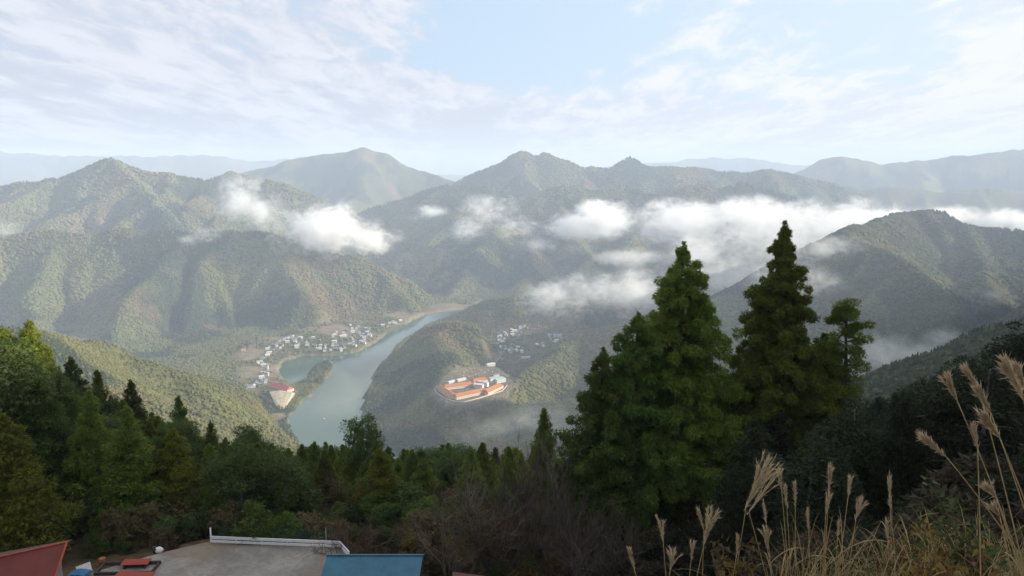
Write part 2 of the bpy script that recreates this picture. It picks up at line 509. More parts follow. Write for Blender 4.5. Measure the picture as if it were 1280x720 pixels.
# ------------------------------------------------------------------ mesh helpers
def mesh_np(name, V, F, mat, parent=None, smooth=False, loose=None):
    """V Nx3, F list/array of equal-length faces"""
    me = bpy.data.meshes.new(name)
    V = np.asarray(V, np.float32)
    F = np.asarray(F, np.int32)
    k = F.shape[1]
    me.vertices.add(len(V))
    me.vertices.foreach_set('co', V.ravel())
    me.loops.add(F.size)
    me.loops.foreach_set('vertex_index', F.ravel())
    me.polygons.add(len(F))
    me.polygons.foreach_set('loop_start', np.arange(0, F.size, k, dtype=np.int32))
    me.polygons.foreach_set('use_smooth', np.full(len(F), smooth))
    me.update(calc_edges=True)
    me.materials.append(mat)
    o = bpy.data.objects.new(name, me)
    COL.objects.link(o)
    if parent:
        o.parent = parent
    return o


def tag(o, label, cat, group=None, kind=None):
    if label: o['label'] = label
    if cat: o['category'] = cat
    if group: o['group'] = group
    if kind: o['kind'] = kind
    return o


def thing(name, loc, label, cat, group=None, rz=0.0):
    o = bpy.data.objects.new(name, None)
    o.empty_display_size = 0.5
    o.location = loc
    o.rotation_euler = (0, 0, rz)
    COL.objects.link(o)
    return tag(o, label, cat, group)


def copy_tree(o, loc, rz=0.0, scale=None, label=None, cat=None, group=None):
    c = o.copy()
    COL.objects.link(c)
    c.location = loc
    c.rotation_euler = (0, 0, rz)
    if scale: c.scale = scale
    if label: c['label'] = label
    if cat: c['category'] = cat
    if group: c['group'] = group
    for ch in o.children:
        d = ch.copy()
        COL.objects.link(d)
        d.parent = c
        for g in ch.children:
            e = g.copy()
            COL.objects.link(e)
            e.parent = d
    return c


class MB:
    """collects boxes, prisms and tubes and links them as one mesh"""
    def __init__(self):
        self.v, self.f = [], []
    def add(self, vs, fs):
        b = len(self.v)
        self.v += [tuple(map(float, q)) for q in vs]
        self.f += [tuple(i + b for i in g) for g in fs]
    def box(self, c, s, rz=0.0):
        x, y, z = (q / 2 for q in s)
        ca, sa = math.cos(rz), math.sin(rz)
        vs = []
        for dz in (-z, z):
            for dx, dy in ((-x, -y), (x, -y), (x, y), (-x, y)):
                vs.append((c[0] + dx * ca - dy * sa, c[1] + dx * sa + dy * ca, c[2] + dz))
        self.add(vs, [(0, 3, 2, 1), (4, 5, 6, 7), (0, 1, 5, 4), (1, 2, 6, 5), (2, 3, 7, 6), (3, 0, 4, 7)])
    def tube(self, pts, rad, n=6):
        pts = [Vector(p) for p in pts]
        base = len(self.v)
        for i, p in enumerate(pts):
            d = (pts[min(i + 1, len(pts) - 1)] - pts[max(i - 1, 0)]).normalized()
            a = d.cross(Vector((0.31, 0.77, 0.55)))
            a.normalize()
            b = d.cross(a)
            r = rad[i] if isinstance(rad, (list, tuple)) else rad
            for k in range(n):
                t = 2 * math.pi * k / n
                self.v.append(tuple(p + a * (r * math.cos(t)) + b * (r * math.sin(t))))
        for i in range(len(pts) - 1):
            for k in range(n):
                k2 = (k + 1) % n
                self.f.append((base + i * n + k, base + i * n + k2, base + (i + 1) * n + k2, base + (i + 1) * n + k))
        self.f.append(tuple(base + k for k in range(n))[::-1])
        self.f.append(tuple(base + (len(pts) - 1) * n + k for k in range(n)))
    def build(self, name, mat, parent=None, smooth=False, bevel=0):
        me = bpy.data.meshes.new(name)
        me.from_pydata(self.v, [], self.f)
        me.update()
        if smooth:
            me.polygons.foreach_set('use_smooth', [True] * len(me.polygons))
        me.materials.append(mat)
        o = bpy.data.objects.new(name, me)
        COL.objects.link(o)
        if parent: o.parent = parent
        if bevel:
            m = o.modifiers.new('bevel', 'BEVEL'); m.width = bevel; m.segments = 2
        return o


# ------------------------------------------------------------------ materials
def simple(name, col, rough=0.8, var=0.25, scale=3.0, col2=None, bump=0.0, spec=0.3, metal=0.0):
    m = bpy.data.materials.new(name)
    m.use_nodes = True
    t = NT(m.node_tree)
    co = t.n('ShaderNodeTexCoord').outputs['Object']
    n = t.noise(co, scale, 6, 0.6)
    f = t.ss(n, 0.3, 0.7)
    c2 = col2 or tuple(c * (1 - var) for c in col)
    c = t.mix(f, col, c2)
    b = t.n('ShaderNodeBsdfPrincipled', inp={'Base Color': c, 'Roughness': rough, 'Specular IOR Level': spec, 'Metallic': metal})
    if bump:
        bp = t.n('ShaderNodeBump', inp={'Strength': 0.6, 'Distance': bump, 'Height': n})
        t.link(bp.outputs[0], b.inputs['Normal'])
    t.link(b.outputs[0], t.n('ShaderNodeOutputMaterial').inputs[0])
    return m


def leafy(name, c1, c2, c3, scale=0.5, transl=0.42, use_random=True):
    m = bpy.data.materials.new(name)
    m.use_nodes = True
    t = NT(m.node_tree)
    co = t.n('ShaderNodeTexCoord').outputs['Object']
    n1 = t.noise(co, scale, 3, 0.6)
    n2 = t.noise(co, scale * 9, 2, 0.5)
    c = t.mix(t.ss(n1, 0.35, 0.65), c1, c2)
    c = t.mix(t.m('MULTIPLY', t.ss(n2, 0.45, 0.75), 0.7), c, c3)
    if use_random:
        rnd = t.n('ShaderNodeObjectInfo').outputs['Random']
        hsv = t.n('ShaderNodeHueSaturation', inp={'Hue': t.m('ADD', 0.496, t.m('MULTIPLY', rnd, 0.03)), 'Saturation': 1.0,
                                                  'Value': t.m('ADD', 0.62, t.m('MULTIPLY', rnd, 0.8)), 'Color': c})
        c = hsv.outputs[0]
    d = t.n('ShaderNodeBsdfPrincipled', inp={'Base Color': c, 'Roughness': 0.65, 'Specular IOR Level': 0.25})
    tr = t.n('ShaderNodeBsdfTranslucent', inp={0: c})
    mx = t.n('ShaderNodeMixShader', inp={0: transl, 1: d.outputs[0], 2: tr.outputs[0]})
    t.link(mx.outputs[0], t.n('ShaderNodeOutputMaterial').inputs[0])
    return m


# ------------------------------------------------------------------ ground sheet
def ground_material():
    m = bpy.data.materials.new('ground')
    m.use_nodes = True
    t = NT(m.node_tree)
    geo = t.n('ShaderNodeNewGeometry').outputs['Position']
    at_ = t.n('ShaderNodeAttribute', attribute_name='cover').outputs['Color']
    n1 = t.noise(geo, 0.035, 4, 0.62)          # stands of trees
    n2 = t.noise(geo, 0.16, 3, 0.6)            # single crowns
    h = t.m('ADD', t.m('MULTIPLY', n1, 0.45), t.m('MULTIPLY', n2, 0.55))
    f = t.ss(h, 0.32, 0.68, 0.62, 1.35)
    sc = t.v('SCALE', at_)
    sc.node.operation = 'SCALE'
    t.link(f, sc.node.inputs['Scale'])
    n3 = t.noise(geo, 0.011, 3, 0.6)
    hs = t.n('ShaderNodeHueSaturation', inp={'Hue': t.ss(n3, 0.3, 0.7, 0.475, 0.52), 'Saturation': 1.0, 'Value': 1.0, 'Color': sc})
    bp = t.n('ShaderNodeBump', inp={'Strength': 0.9, 'Distance': 14.0, 'Height': h})
    b = t.n('ShaderNodeBsdfPrincipled', inp={'Base Color': hs.outputs[0], 'Roughness': 0.95, 'Specular IOR Level': 0.1, 'Normal': bp.outputs[0]})
    t.link(b.outputs[0], t.n('ShaderNodeOutputMaterial').inputs[0])
    return m


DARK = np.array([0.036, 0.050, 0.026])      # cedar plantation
OLIVE = np.array([0.100, 0.104, 0.040])     # broadleaf
OCHRE = np.array([0.150, 0.108, 0.056])     # autumn broadleaf
LIME = np.array([0.118, 0.125, 0.040])      # bamboo and young plantings
BARE = np.array([0.21, 0.17, 0.105])         # cleared slope, dry field


def cover_rgb(x, y, jit=0.0):
    a = fbm(x, y, 420, 4, 61)
    b = fbm(x, y, 180, 4, 62)
    c = fbm(x, y, 260, 3, 63)
    w1 = sstep(a + 0.6 * b, -0.16, -0.02)[..., None]
    col = DARK * (1 - w1) + OLIVE * w1
    w2 = (sstep(b + 0.4 * c, 0.16, 0.36) * 0.75)[..., None]
    col = col * (1 - w2) + OCHRE * w2
    w3 = (sstep(c - 0.5 * a, 0.24, 0.34) * 0.85)[..., None]
    col = col * (1 - w3) + LIME * w3
    # dark cedar tone on the near right ridge, deepened to stand for its shade
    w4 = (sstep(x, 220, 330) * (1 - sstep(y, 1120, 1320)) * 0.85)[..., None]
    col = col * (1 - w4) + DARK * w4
    w5 = (sstep(x, 520, 760) * sstep(y, 1500, 1700) * (1 - sstep(y, 3100, 3500)) * sstep(b + 0.3 * c, -0.35, 0.0) * 0.7)[..., None]  # dark tone over the right mountain, its shade put into the colour
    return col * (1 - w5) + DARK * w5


def make_ground():
    th = np.concatenate([np.arange(-180, -38, 2.4), np.arange(-38, 38, 0.078), np.arange(38, 180, 2.4)])
    th = np.radians(th)
    rr = np.concatenate([np.geomspace(1.0, 280, 120, endpoint=False), np.geomspace(280, 1150, 90, endpoint=False), np.linspace(1150, 4700, 340, endpoint=False),
                         np.geomspace(4700, 19000, 190)])
    T, RR = np.meshgrid(th, rr)
    X, Y = RR * np.sin(T), RR * np.cos(T)
    Z = gz(X, Y)
    nr, nt = X.shape
    V = np.stack([X, Y, Z], -1).reshape(-1, 3)
    V = np.vstack([V, [[0, 0, float(near_z(np.array([0.]), np.array([0.]))[0])]]])
    i = np.arange(nr - 1)[:, None] * nt
    j = np.arange(nt)[None, :]
    j2 = (j + 1) % nt
    F = np.stack([i + j, i + j2, i + nt + j2, i + nt + j], -1).reshape(-1, 4)[:, ::-1]
    o = mesh_np('ground', V, F, ground_material(), smooth=True)
    # cover colours
    x, y, z = V[:, 0], V[:, 1], V[:, 2]
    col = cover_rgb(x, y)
    inA = (np.abs(x) < 3250) & (y > -1250) & (y < 5350)
    fw = np.where(inA, RA.sample(x, y, (FLATW > 0.5) * FLATW), 0)
    sd = np.where(inA, RA.sample(x, y, SDR), 500)
    fl = sstep(fw, 0.3, 0.9)[:, None]
    fields = np.where((fbm(x, y, 60, 2, 90) > 0.12)[:, None], np.array([0.17, 0.14, 0.09]), OLIVE * 0.95)
    pad = np.array([0.15, 0.135, 0.10])
    fcol = np.where((np.abs(fw - 3) < 0.4)[:, None], pad, fields)
    bas = np.array([0.10, 0.10, 0.095])
    fcol = np.where((np.abs(fw - 2) < 0.4)[:, None], fields * 0.45 + bas * 0.35, fcol)
    col = col * (1 - fl) + fcol * fl
    shore = 0.7 * (1 - sstep(np.abs(sd - 1), 1, 7))[:, None] * (fbm(x, y, 130, 2, 33) > -0.1)[:, None]
    col = col * (1 - shore) + np.array([0.24, 0.20, 0.14]) * shore
    bed = (sd < -1)[:, None]
    col = np.where(bed, np.array([0.10, 0.12, 0.08]), col)
    for (u, v, D, rad) in CLEAR:
        c = at(u, v, D)
        q = np.hypot(x - c[0], (y - c[1]) * 0.7) / rad + 0.45 * fbm(x, y, 70, 3, 51)
        w = (1 - sstep(q, 0.7, 1.0))[:, None]
        col = col * (1 - w) + BARE * w
    r = np.hypot(x, y)
    nw = (1 - sstep(r, 95, 200))[:, None]
    dry = np.array([0.105, 0.075, 0.042])
    brush = np.array([0.045, 0.040, 0.022])
    k = sstep(fbm(x, y, 7, 3, 71), -0.25, 0.35)[:, None]
    col = col * (1 - nw) + (dry * k + brush * (1 - k)) * nw
    ca = o.data.color_attributes.new('cover', 'FLOAT_COLOR', 'POINT')
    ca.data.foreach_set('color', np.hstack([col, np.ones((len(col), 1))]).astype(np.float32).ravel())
    tag(o, None, None, kind='structure')
    return o


CLEAR = [(316, 452, 2450, 60), (322, 470, 2230, 70), (350, 426, 2680, 50), (425, 408, 2800, 80), (500, 388, 3150, 60), (528, 392, 3120, 90), (340, 462, 2300, 50),
         (590, 462, 2060, 45), (88, 421, 1330, 14), (560, 380, 3300, 80), (345, 500, 1850, 22)]
make_ground()


# ------------------------------------------------------------------ river
def make_river():
    m = bpy.data.materials.new('river_water')
    m.use_nodes = True
    t = NT(m.node_tree)
    geo = t.n('ShaderNodeNewGeometry').outputs['Position']
    n = t.noise(geo, 0.004, 3, 0.5)
    c = t.mix(t.ss(n, 0.35, 0.65), (0.045, 0.095, 0.068), (0.055, 0.105, 0.076))
    w = t.noise(geo, 0.25, 3, 0.6)
    bp = t.n('ShaderNodeBump', inp={'Strength': 0.06, 'Distance': 0.5, 'Height': w})
    b = t.n('ShaderNodeBsdfPrincipled', inp={'Base Color': c, 'Roughness': 0.05, 'IOR': 1.33, 'Specular IOR Level': 0.5, 'Normal': bp.outputs[0]})
    t.link(b.outputs[0], t.n('ShaderNodeOutputMaterial').inputs[0])
    nx, ny = 24, 24
    xs, ys = np.linspace(-1300, 300, nx), np.linspace(1250, 3700, ny)
    X, Y = np.meshgrid(xs, ys)
    V = np.stack([X.ravel(), Y.ravel(), np.zeros(X.size)], -1)
    F = [(j * nx + i, j * nx + i + 1, (j + 1) * nx + i + 1, (j + 1) * nx + i) for j in range(ny - 1) for i in range(nx - 1)]
    tag(mesh_np('river', V, F, m), None, None, kind='structure')


make_river()


# ------------------------------------------------------------------ haze and low clouds
def make_haze():
    mb = MB()
    mb.box((0, 0, 435), (39600, 39600, 890))
    m = bpy.data.materials.new('haze')
    m.use_nodes = True
    t = NT(m.node_tree)
    pv = t.n('ShaderNodeVolumePrincipled', inp={'Color': (0.67, 0.80, 1.0, 1), 'Density': HAZE, 'Anisotropy': 0.0})
    t.link(pv.outputs[0], t.n('ShaderNodeOutputMaterial').inputs['Volume'])
    o = mb.build('haze', m)
    tag(o, 'pale blue morning haze filling the valleys', 'haze', kind='stuff')


make_haze()


def unit_ico(sub):
    bm = bmesh.new()
    bmesh.ops.create_icosphere(bm, subdivisions=sub, radius=1)
    V = np.array([v.co[:] for v in bm.verts])
    F = np.array([[v.index for v in f.verts] for f in bm.faces])
    bm.free()
    return V, F


ICO1, ICO2, ICO3 = unit_ico(1), unit_ico(2), unit_ico(3)


def make_cloud(label, lobes, dens, nscale=0.012, soft=1.25, namp=1.0, flat=1.0):
    """lobes: (u, v, D, half width m, half height m, half depth m)"""
    L = []
    for (u, v, D, rx, rz, ry) in lobes:
        c = at(u, v, D)
        L.append((c, rx * 1.25, ry * 1.25, rz * 1.25))
    # hull: union of the lobes, voxel-merged
    V, F, b = [], [], 0
    for c, rx, ry, rz in L:
        V.append(ICO2[0] * np.array([rx, ry, rz]) * 1.05 + c)
        F.append(ICO2[1] + b)
        b += len(ICO2[0])
    V, F = np.vstack(V), np.vstack(F)
    m = bpy.data.materials.new('cloud')
    m.use_nodes = True
    t = NT(m.node_tree)
    geo = t.n('ShaderNodeNewGeometry').outputs['Position']
    gs = t.v('MULTIPLY', geo, (1.0, 1.0, 1.5))
    na = t.noise(gs, nscale * 0.5, 2, 0.5, 0.3)
    nb_ = t.noise(gs, nscale * 2.2, 6, 0.64, 1.0)
    n = t.m('ADD', t.m('MULTIPLY', na, 0.42), t.m('MULTIPLY', nb_, 0.58))
    best = None
    for c, rx, ry, rz in L:
        q = t.v('MULTIPLY', t.v('SUBTRACT', geo, tuple(c)), (1 / rx, 1 / ry, 1 / rz))
        s = t.m('SUBTRACT', 1.0, t.v('LENGTH', q, out=1))
        best = s if best is None else t.m('MAXIMUM', best, s)
    f = t.m('ADD', best, t.m('MULTIPLY', t.m('SUBTRACT', n, 0.49), 3.4 * namp))
    edge = t.ss(best, 0.0, 0.30)
    d = t.m('MULTIPLY', t.m('MULTIPLY', t.m('POWER', t.ss(f, 0.22, 0.22 + soft), 1.5), edge), dens)
    d = t.m('MULTIPLY', d, 1.45)
    pv = t.n('ShaderNodeVolumePrincipled', inp={'Color': (1, 1, 1, 1), 'Density': d, 'Anisotropy': 0.1})
    t.link(pv.outputs[0], t.n('ShaderNodeOutputMaterial').inputs['Volume'])
    o = mesh_np('cloud', V, F, m)
    if len(L) > 1:
        md = o.modifiers.new('merge', 'REMESH')
        md.mode = 'VOXEL'
        md.voxel_size = max(6.0, min(min(l[1:]) for l in L) * 0.22)
    tag(o, label, 'cloud', kind='stuff')
    return o


CLOUDS = [
    ('thick white cloud hanging over the end of the near left ridge', [(380, 284, 3250, 170, 125, 150), (415, 286, 3250, 190, 125, 160), (455, 300, 3300, 130, 65, 110)], 0.05, 0.010),
    ('ragged wispy cloud beside the thick white one', [(300, 250, 3700, 150, 125, 130), (325, 262, 3700, 140, 110, 130), (318, 234, 3700, 80, 60, 80)], 0.02, 0.012),
    ('small grey wisp on the crest of the near left ridge', [(250, 293, 3150, 85, 42, 80), (235, 298, 3150, 60, 30, 70)], 0.014, 0.016),
    ('thin pale scrap of cloud right of the thick white one', [(490, 296, 3700, 85, 42, 80), (470, 300, 3600, 80, 35, 80)], 0.014, 0.014),
    ('ragged cloud wrapped round the centre hill', [(612, 266, 4150, 190, 120, 140), (585, 282, 4150, 150, 80, 120), (640, 280, 4150, 170, 80, 120), (540, 265, 4300, 120, 40, 100)], 0.017, 0.010),
    ('long bright bank of cloud across the right-hand valleys', [(722, 283, 3900, 200, 80, 160), (765, 277, 3900, 230, 95, 180), (740, 262, 3950, 110, 55, 100), (850, 279, 3900, 380, 118, 220), (955, 277, 3900, 440, 125, 240), (1080, 281, 3900, 400, 105, 220)], 0.045, 0.008),
    ('cloud spilling over the shoulder of the right mountain', [(890, 318, 3300, 210, 110, 180), (970, 310, 3200, 300, 150, 190), (1060, 292, 3150, 230, 95, 140), (1000, 340, 2950, 140, 100, 120)], 0.014, 0.009),
    ('thin mist sinking below the spilling cloud', [(935, 350, 2950, 270, 130, 200), (860, 350, 3000, 170, 85, 150)], 0.007, 0.009),
    ('soft grey cloud lying on the low wooded hill', [(690, 368, 2850, 170, 70, 120), (740, 368, 2850, 210, 105, 130), (800, 372, 2850, 220, 115, 140)], 0.016, 0.012),
    ('bright cloud streaming behind the right mountain', [(1190, 268, 4000, 180, 55, 150), (1240, 275, 4000, 220, 70, 160), (1300, 284, 4000, 240, 75, 160), (1380, 290, 4000, 260, 75, 160)], 0.03, 0.010),
    ('small puff above the bright cloud bank', [(1078, 252, 4600, 120, 52, 100), (1055, 258, 4600, 90, 35, 80)], 0.016, 0.012),
    ('cloud clinging to the left flank of the right mountain', [(985, 312, 2330, 130, 60, 90), (1035, 312, 2300, 130, 48, 80), (970, 345, 2250, 130, 70, 90), (1020, 350, 2150, 110, 50, 80)], 0.010, 0.012),
    ('mist welling up under the right mountain', [(1110, 458, 1500, 110, 80, 120), (1085, 470, 1500, 100, 75, 120), (1155, 440, 1600, 110, 50, 100)], 0.015, 0.014),
    ('faint wisp drifting before the right mountain', [(1180, 422, 1650, 50, 24, 50)], 0.012, 0.02),
    ('torn scrap of mist on the centre range left of the ragged cloud', [(545, 266, 4900, 130, 45, 120), (520, 272, 4800, 90, 30, 90)], 0.009, 0.011),
    ('low scrap of mist under the ragged centre cloud', [(668, 306, 4050, 150, 45, 110), (720, 312, 4000, 110, 35, 100)], 0.008, 0.012),
    ('thin streak of mist along the valley under the bright bank', [(790, 322, 3500, 230, 45, 130), (870, 318, 3500, 160, 45, 120)], 0.009, 0.010),
    ('small scrap of mist low before the right mountain', [(1240, 368, 1900, 70, 26, 60)], 0.008, 0.018),
    ('wisp at the left edge of the near ridge', [(5, 285, 3250, 90, 60, 100), (-30, 280, 3250, 100, 70, 100)], 0.014, 0.012),
    ('grey mist in the shaded gorge below the orange roofed compound', [(660, 535, 1480, 110, 55, 110), (710, 530, 1500, 110, 60, 110), (610, 540, 1480, 90, 45, 100)], 0.0045, 0.012),
]
for lab, lobes, dens, ns in CLOUDS:
    make_cloud(lab, lobes, dens, ns)
# ------------------------------------------------------------------ far woods: one mass of crowns on the slopes
def lump(seed, sx, sz, cone=0.0, sub=ICO3, amp=0.32, f=2.2):
    V, F = sub
    r = 1 + amp * (fbm(V[:, 0] * 1.7 + V[:, 2] * 0.9 + seed * 9, V[:, 1] * 1.7 - V[:, 2] * 1.3, 1 / f * 1.6, 3, 100 + seed))
    W = V * r[:, None]
    W[:, :2] *= (1 - cone * (W[:, 2:3] * 0.5 + 0.35)).clip(0.08)
    return W * np.array([sx, sx, sz]), F


def make_far_woods():
    N = 330000
    g = np.random.default_rng(5)
    r = g.uniform(650, 6500, N)
    th = np.radians(g.uniform(-36.5, 36.5, N))
    x, y = r * np.sin(th), r * np.cos(th)
    fw = RA.sample(x, y, FLATW)
    sd = RA.sample(x, y, SDR)
    keep = ((fw < 0.35) | (g.random(N) < 0.16) & (np.abs(fw - 3) > 0.5)) & (sd > 10)
    keep &= np.abs(fw - 3) > 0.9
    for (u, v, D, rad) in CLEAR:
        c = at(u, v, D)
        keep &= np.hypot(x - c[0], (y - c[1]) * 0.7) / rad + 0.45 * fbm(x, y, 70, 3, 51) > 0.95
    x, y = x[keep], y[keep]
    z = gz(x, y)
    n = len(x)
    rr = np.hypot(x, y)
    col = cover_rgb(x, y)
    u = g.random((n, 1))
    # single crowns differ: some cedars among broadleaf, some russet, some yellow
    col = np.where(u < 0.10, (DARK * 1.3 + col) / 2, col)
    col = np.where((u > 0.16) & (u < 0.22), (OCHRE + col) / 2, col)
    col = np.where((u > 0.24) & (u < 0.30), (LIME + col) / 2, col)
    col = col * g.uniform(0.85, 1.16, (n, 1))
    dark = (col[:, 0] < 0.05)
    sc = (2.9 + 1.3 * g.random(n)) * np.clip(rr / 2200, 0.6, 2.2)
    sc = sc * (1.0 + 0.55 * fbm(x, y, 130, 3, 88)).clip(0.55, 1.5) * np.where(dark, 0.85, 1.0)
    me = bpy.data.meshes.new('far_woods')
    me.vertices.add(n)
    me.vertices.foreach_set('co', np.stack([x, y, z + sc * 0.35], -1).astype(np.float32).ravel())
    def attr(nm, ty, a):
        at_ = me.attributes.new(nm, ty, 'POINT')
        at_.data.foreach_set({'FLOAT': 'value', 'INT': 'value', 'FLOAT_COLOR': 'color', 'FLOAT_VECTOR': 'vector'}[ty], a.ravel())
    attr('tint', 'FLOAT_COLOR', np.hstack([col, np.ones((n, 1))]).astype(np.float32))
    attr('size', 'FLOAT_VECTOR', np.stack([sc, sc, sc * g.uniform(0.8, 1.25, n)], -1).astype(np.float32))
    attr('turn', 'FLOAT_VECTOR', np.stack([np.zeros(n), np.zeros(n), g.uniform(0, 6.28, n)], -1).astype(np.float32))
    attr('kind', 'INT', np.where(dark, 2 + (g.random(n) < 0.5), g.integers(0, 2, n)).astype(np.int32))
    m = bpy.data.materials.new('far_leaves')
    m.use_nodes = True
    t = NT(m.node_tree)
    a = t.n('ShaderNodeAttribute', attribute_type='INSTANCER', attribute_name='tint').outputs['Color']
    co = t.n('ShaderNodeTexCoord').outputs['Object']
    nn = t.noise(co, 1.6, 3, 0.6)
    s = t.v('SCALE', a)
    t.link(t.ss(nn, 0.3, 0.7, 0.7, 1.3), s.node.inputs['Scale'])
    b = t.n('ShaderNodeBsdfPrincipled', inp={'Base Color': s, 'Roughness': 0.9, 'Specular IOR Level': 0.1})
    t.link(b.outputs[0], t.n('ShaderNodeOutputMaterial').inputs[0])
    protos = []
    for k, (sx, sz, cone) in enumerate(((1.0, 0.95, 0.1), (1.1, 0.8, 0.15), (0.72, 1.5, 0.5), (0.62, 1.75, 0.55))):
        V, F = lump(k, sx, sz, cone)
        pm = bpy.data.meshes.new('far_crown')
        pm.from_pydata(V.tolist(), [], F.tolist())
        pm.polygons.foreach_set('use_smooth', [True] * len(F))
        pm.materials.append(m)
        protos.append(bpy.data.objects.new('far_crown', pm))
    ng = bpy.data.node_groups.new('far_woods', 'GeometryNodeTree')
    ng.interface.new_socket('Geometry', in_out='INPUT', socket_type='NodeSocketGeometry')
    ng.interface.new_socket('Geometry', in_out='OUTPUT', socket_type='NodeSocketGeometry')
    N_, L_ = ng.nodes, ng.links
    gi, go = N_.new('NodeGroupInput'), N_.new('NodeGroupOutput')
    g2i = N_.new('GeometryNodeGeometryToInstance')
    for p in reversed(protos):
        oi = N_.new('GeometryNodeObjectInfo')
        oi.inputs['Object'].default_value = p
        L_.new(oi.outputs['Geometry'], g2i.inputs[0])
    iop = N_.new('GeometryNodeInstanceOnPoints')
    L_.new(gi.outputs[0], iop.inputs['Points'])
    L_.new(g2i.outputs[0], iop.inputs['Instance'])
    iop.inputs['Pick Instance'].default_value = True
    def named(nm, ty):
        q = N_.new('GeometryNodeInputNamedAttribute')
        q.data_type = ty
        q.inputs[0].default_value = nm
        return next(o for o in q.outputs if o.enabled)
    L_.new(named('kind', 'INT'), iop.inputs['Instance Index'])
    L_.new(named('size', 'FLOAT_VECTOR'), iop.inputs['Scale'])
    e2r = N_.new('FunctionNodeEulerToRotation')
    L_.new(named('turn', 'FLOAT_VECTOR'), e2r.inputs[0])
    L_.new(e2r.outputs[0], iop.inputs['Rotation'])
    L_.new(iop.outputs[0], go.inputs[0])
    o = bpy.data.objects.new('far_woods', me)
    COL.objects.link(o)
    me.materials.append(m)
    md = o.modifiers.new('crowns', 'NODES')
    md.node_group = ng
    tag(o, 'mixed green and russet woods covering the far mountain slopes', 'woods', kind='stuff')


make_far_woods()

# ------------------------------------------------------------------ villages
M_WHITE = simple('white_render', (0.64, 0.63, 0.60), 0.8, 0.2, 0.3)
M_CREAM = simple('cream_render', (0.62, 0.55, 0.43), 0.8, 0.15, 0.3)
M_TIMBER = simple('old_timber', (0.16, 0.12, 0.09), 0.85, 0.3, 0.4)
M_SLATE = simple('grey_tile', (0.20, 0.21, 0.23), 0.6, 0.25, 0.6, spec=0.5)
M_PALE = simple('pale_sheet', (0.55, 0.56, 0.56), 0.45, 0.15, 0.3, spec=0.5)
M_BLUE = simple('blue_grey_roof', (0.28, 0.36, 0.45), 0.5, 0.2, 0.3, spec=0.5)
M_ORANGE = simple('orange_tile', (0.44, 0.17, 0.065), 0.7, 0.2, 0.25)
M_REDR = simple('red_roof', (0.48, 0.06, 0.06), 0.6, 0.15, 0.2)
M_PANE = simple('window_glass', (0.05, 0.06, 0.07), 0.15, 0.2, 1.0, spec=0.6)
M_TEAL = simple('pale_green_roof', (0.36, 0.52, 0.47), 0.6, 0.15, 0.3)


def gable_parts(root, w, d, h, rise, wall_m, roof_m, hip=0.0, eave=0.5, windows=True):
    """w along x, d along y"""
    mb = MB()
    mb.add([(-w / 2, -d / 2, -2), (w / 2, -d / 2, -2), (w / 2, d / 2, -2), (-w / 2, d / 2, -2), (-w / 2, -d / 2, h), (w / 2, -d / 2, h), (w / 2, d / 2, h), (-w / 2, d / 2, h),
            (-w / 2 + hip, 0, h + rise), (w / 2 - hip, 0, h + rise)],
           [(0, 1, 5, 4), (1, 2, 6, 5), (2, 3, 7, 6), (3, 0, 4, 7), (4, 5, 9, 8), (6, 7, 8, 9), (5, 6, 9), (7, 4, 8), (3, 2, 1, 0)])
    mb.build('wall', wall_m, root)
    rb = MB()
    W, D2, th = w / 2 + eave, d / 2 + eave, 0.25
    zz = h - eave * rise / (d / 2) + 0.12
    top = h + rise + 0.12
    H = hip + (eave if hip == 0 else 0) * 0
    a = [(-W, -D2, zz), (W, -D2, zz), (W, D2, zz), (-W, D2, zz), (-W + hip, 0, top), (W - hip, 0, top)]
    b = [(p[0], p[1], p[2] + th) for p in a]
    rb.add(a + b, [(6, 7, 11, 10), (8, 9, 10, 11), (7, 8, 11), (9, 6, 10), (1, 0, 4, 5), (3, 2, 5, 4), (2, 1, 5), (0, 3, 4), (0, 1, 7, 6), (1, 2, 8, 7), (2, 3, 9, 8), (3, 0, 6, 9)])
    rb.build('roof', roof_m, root)
    if windows:
        n = max(2, int(w / 4))
        for s in (-1, 1):
            for k in range(n):
                wb = MB()
                wb.box((-w / 2 + w * (k + 0.5) / n, s * (d / 2 + 0.04), h * 0.5), (min(1.8, w / n * 0.55), 0.08, min(1.3, h * 0.45)))
                wb.build('window', M_PANE, root)


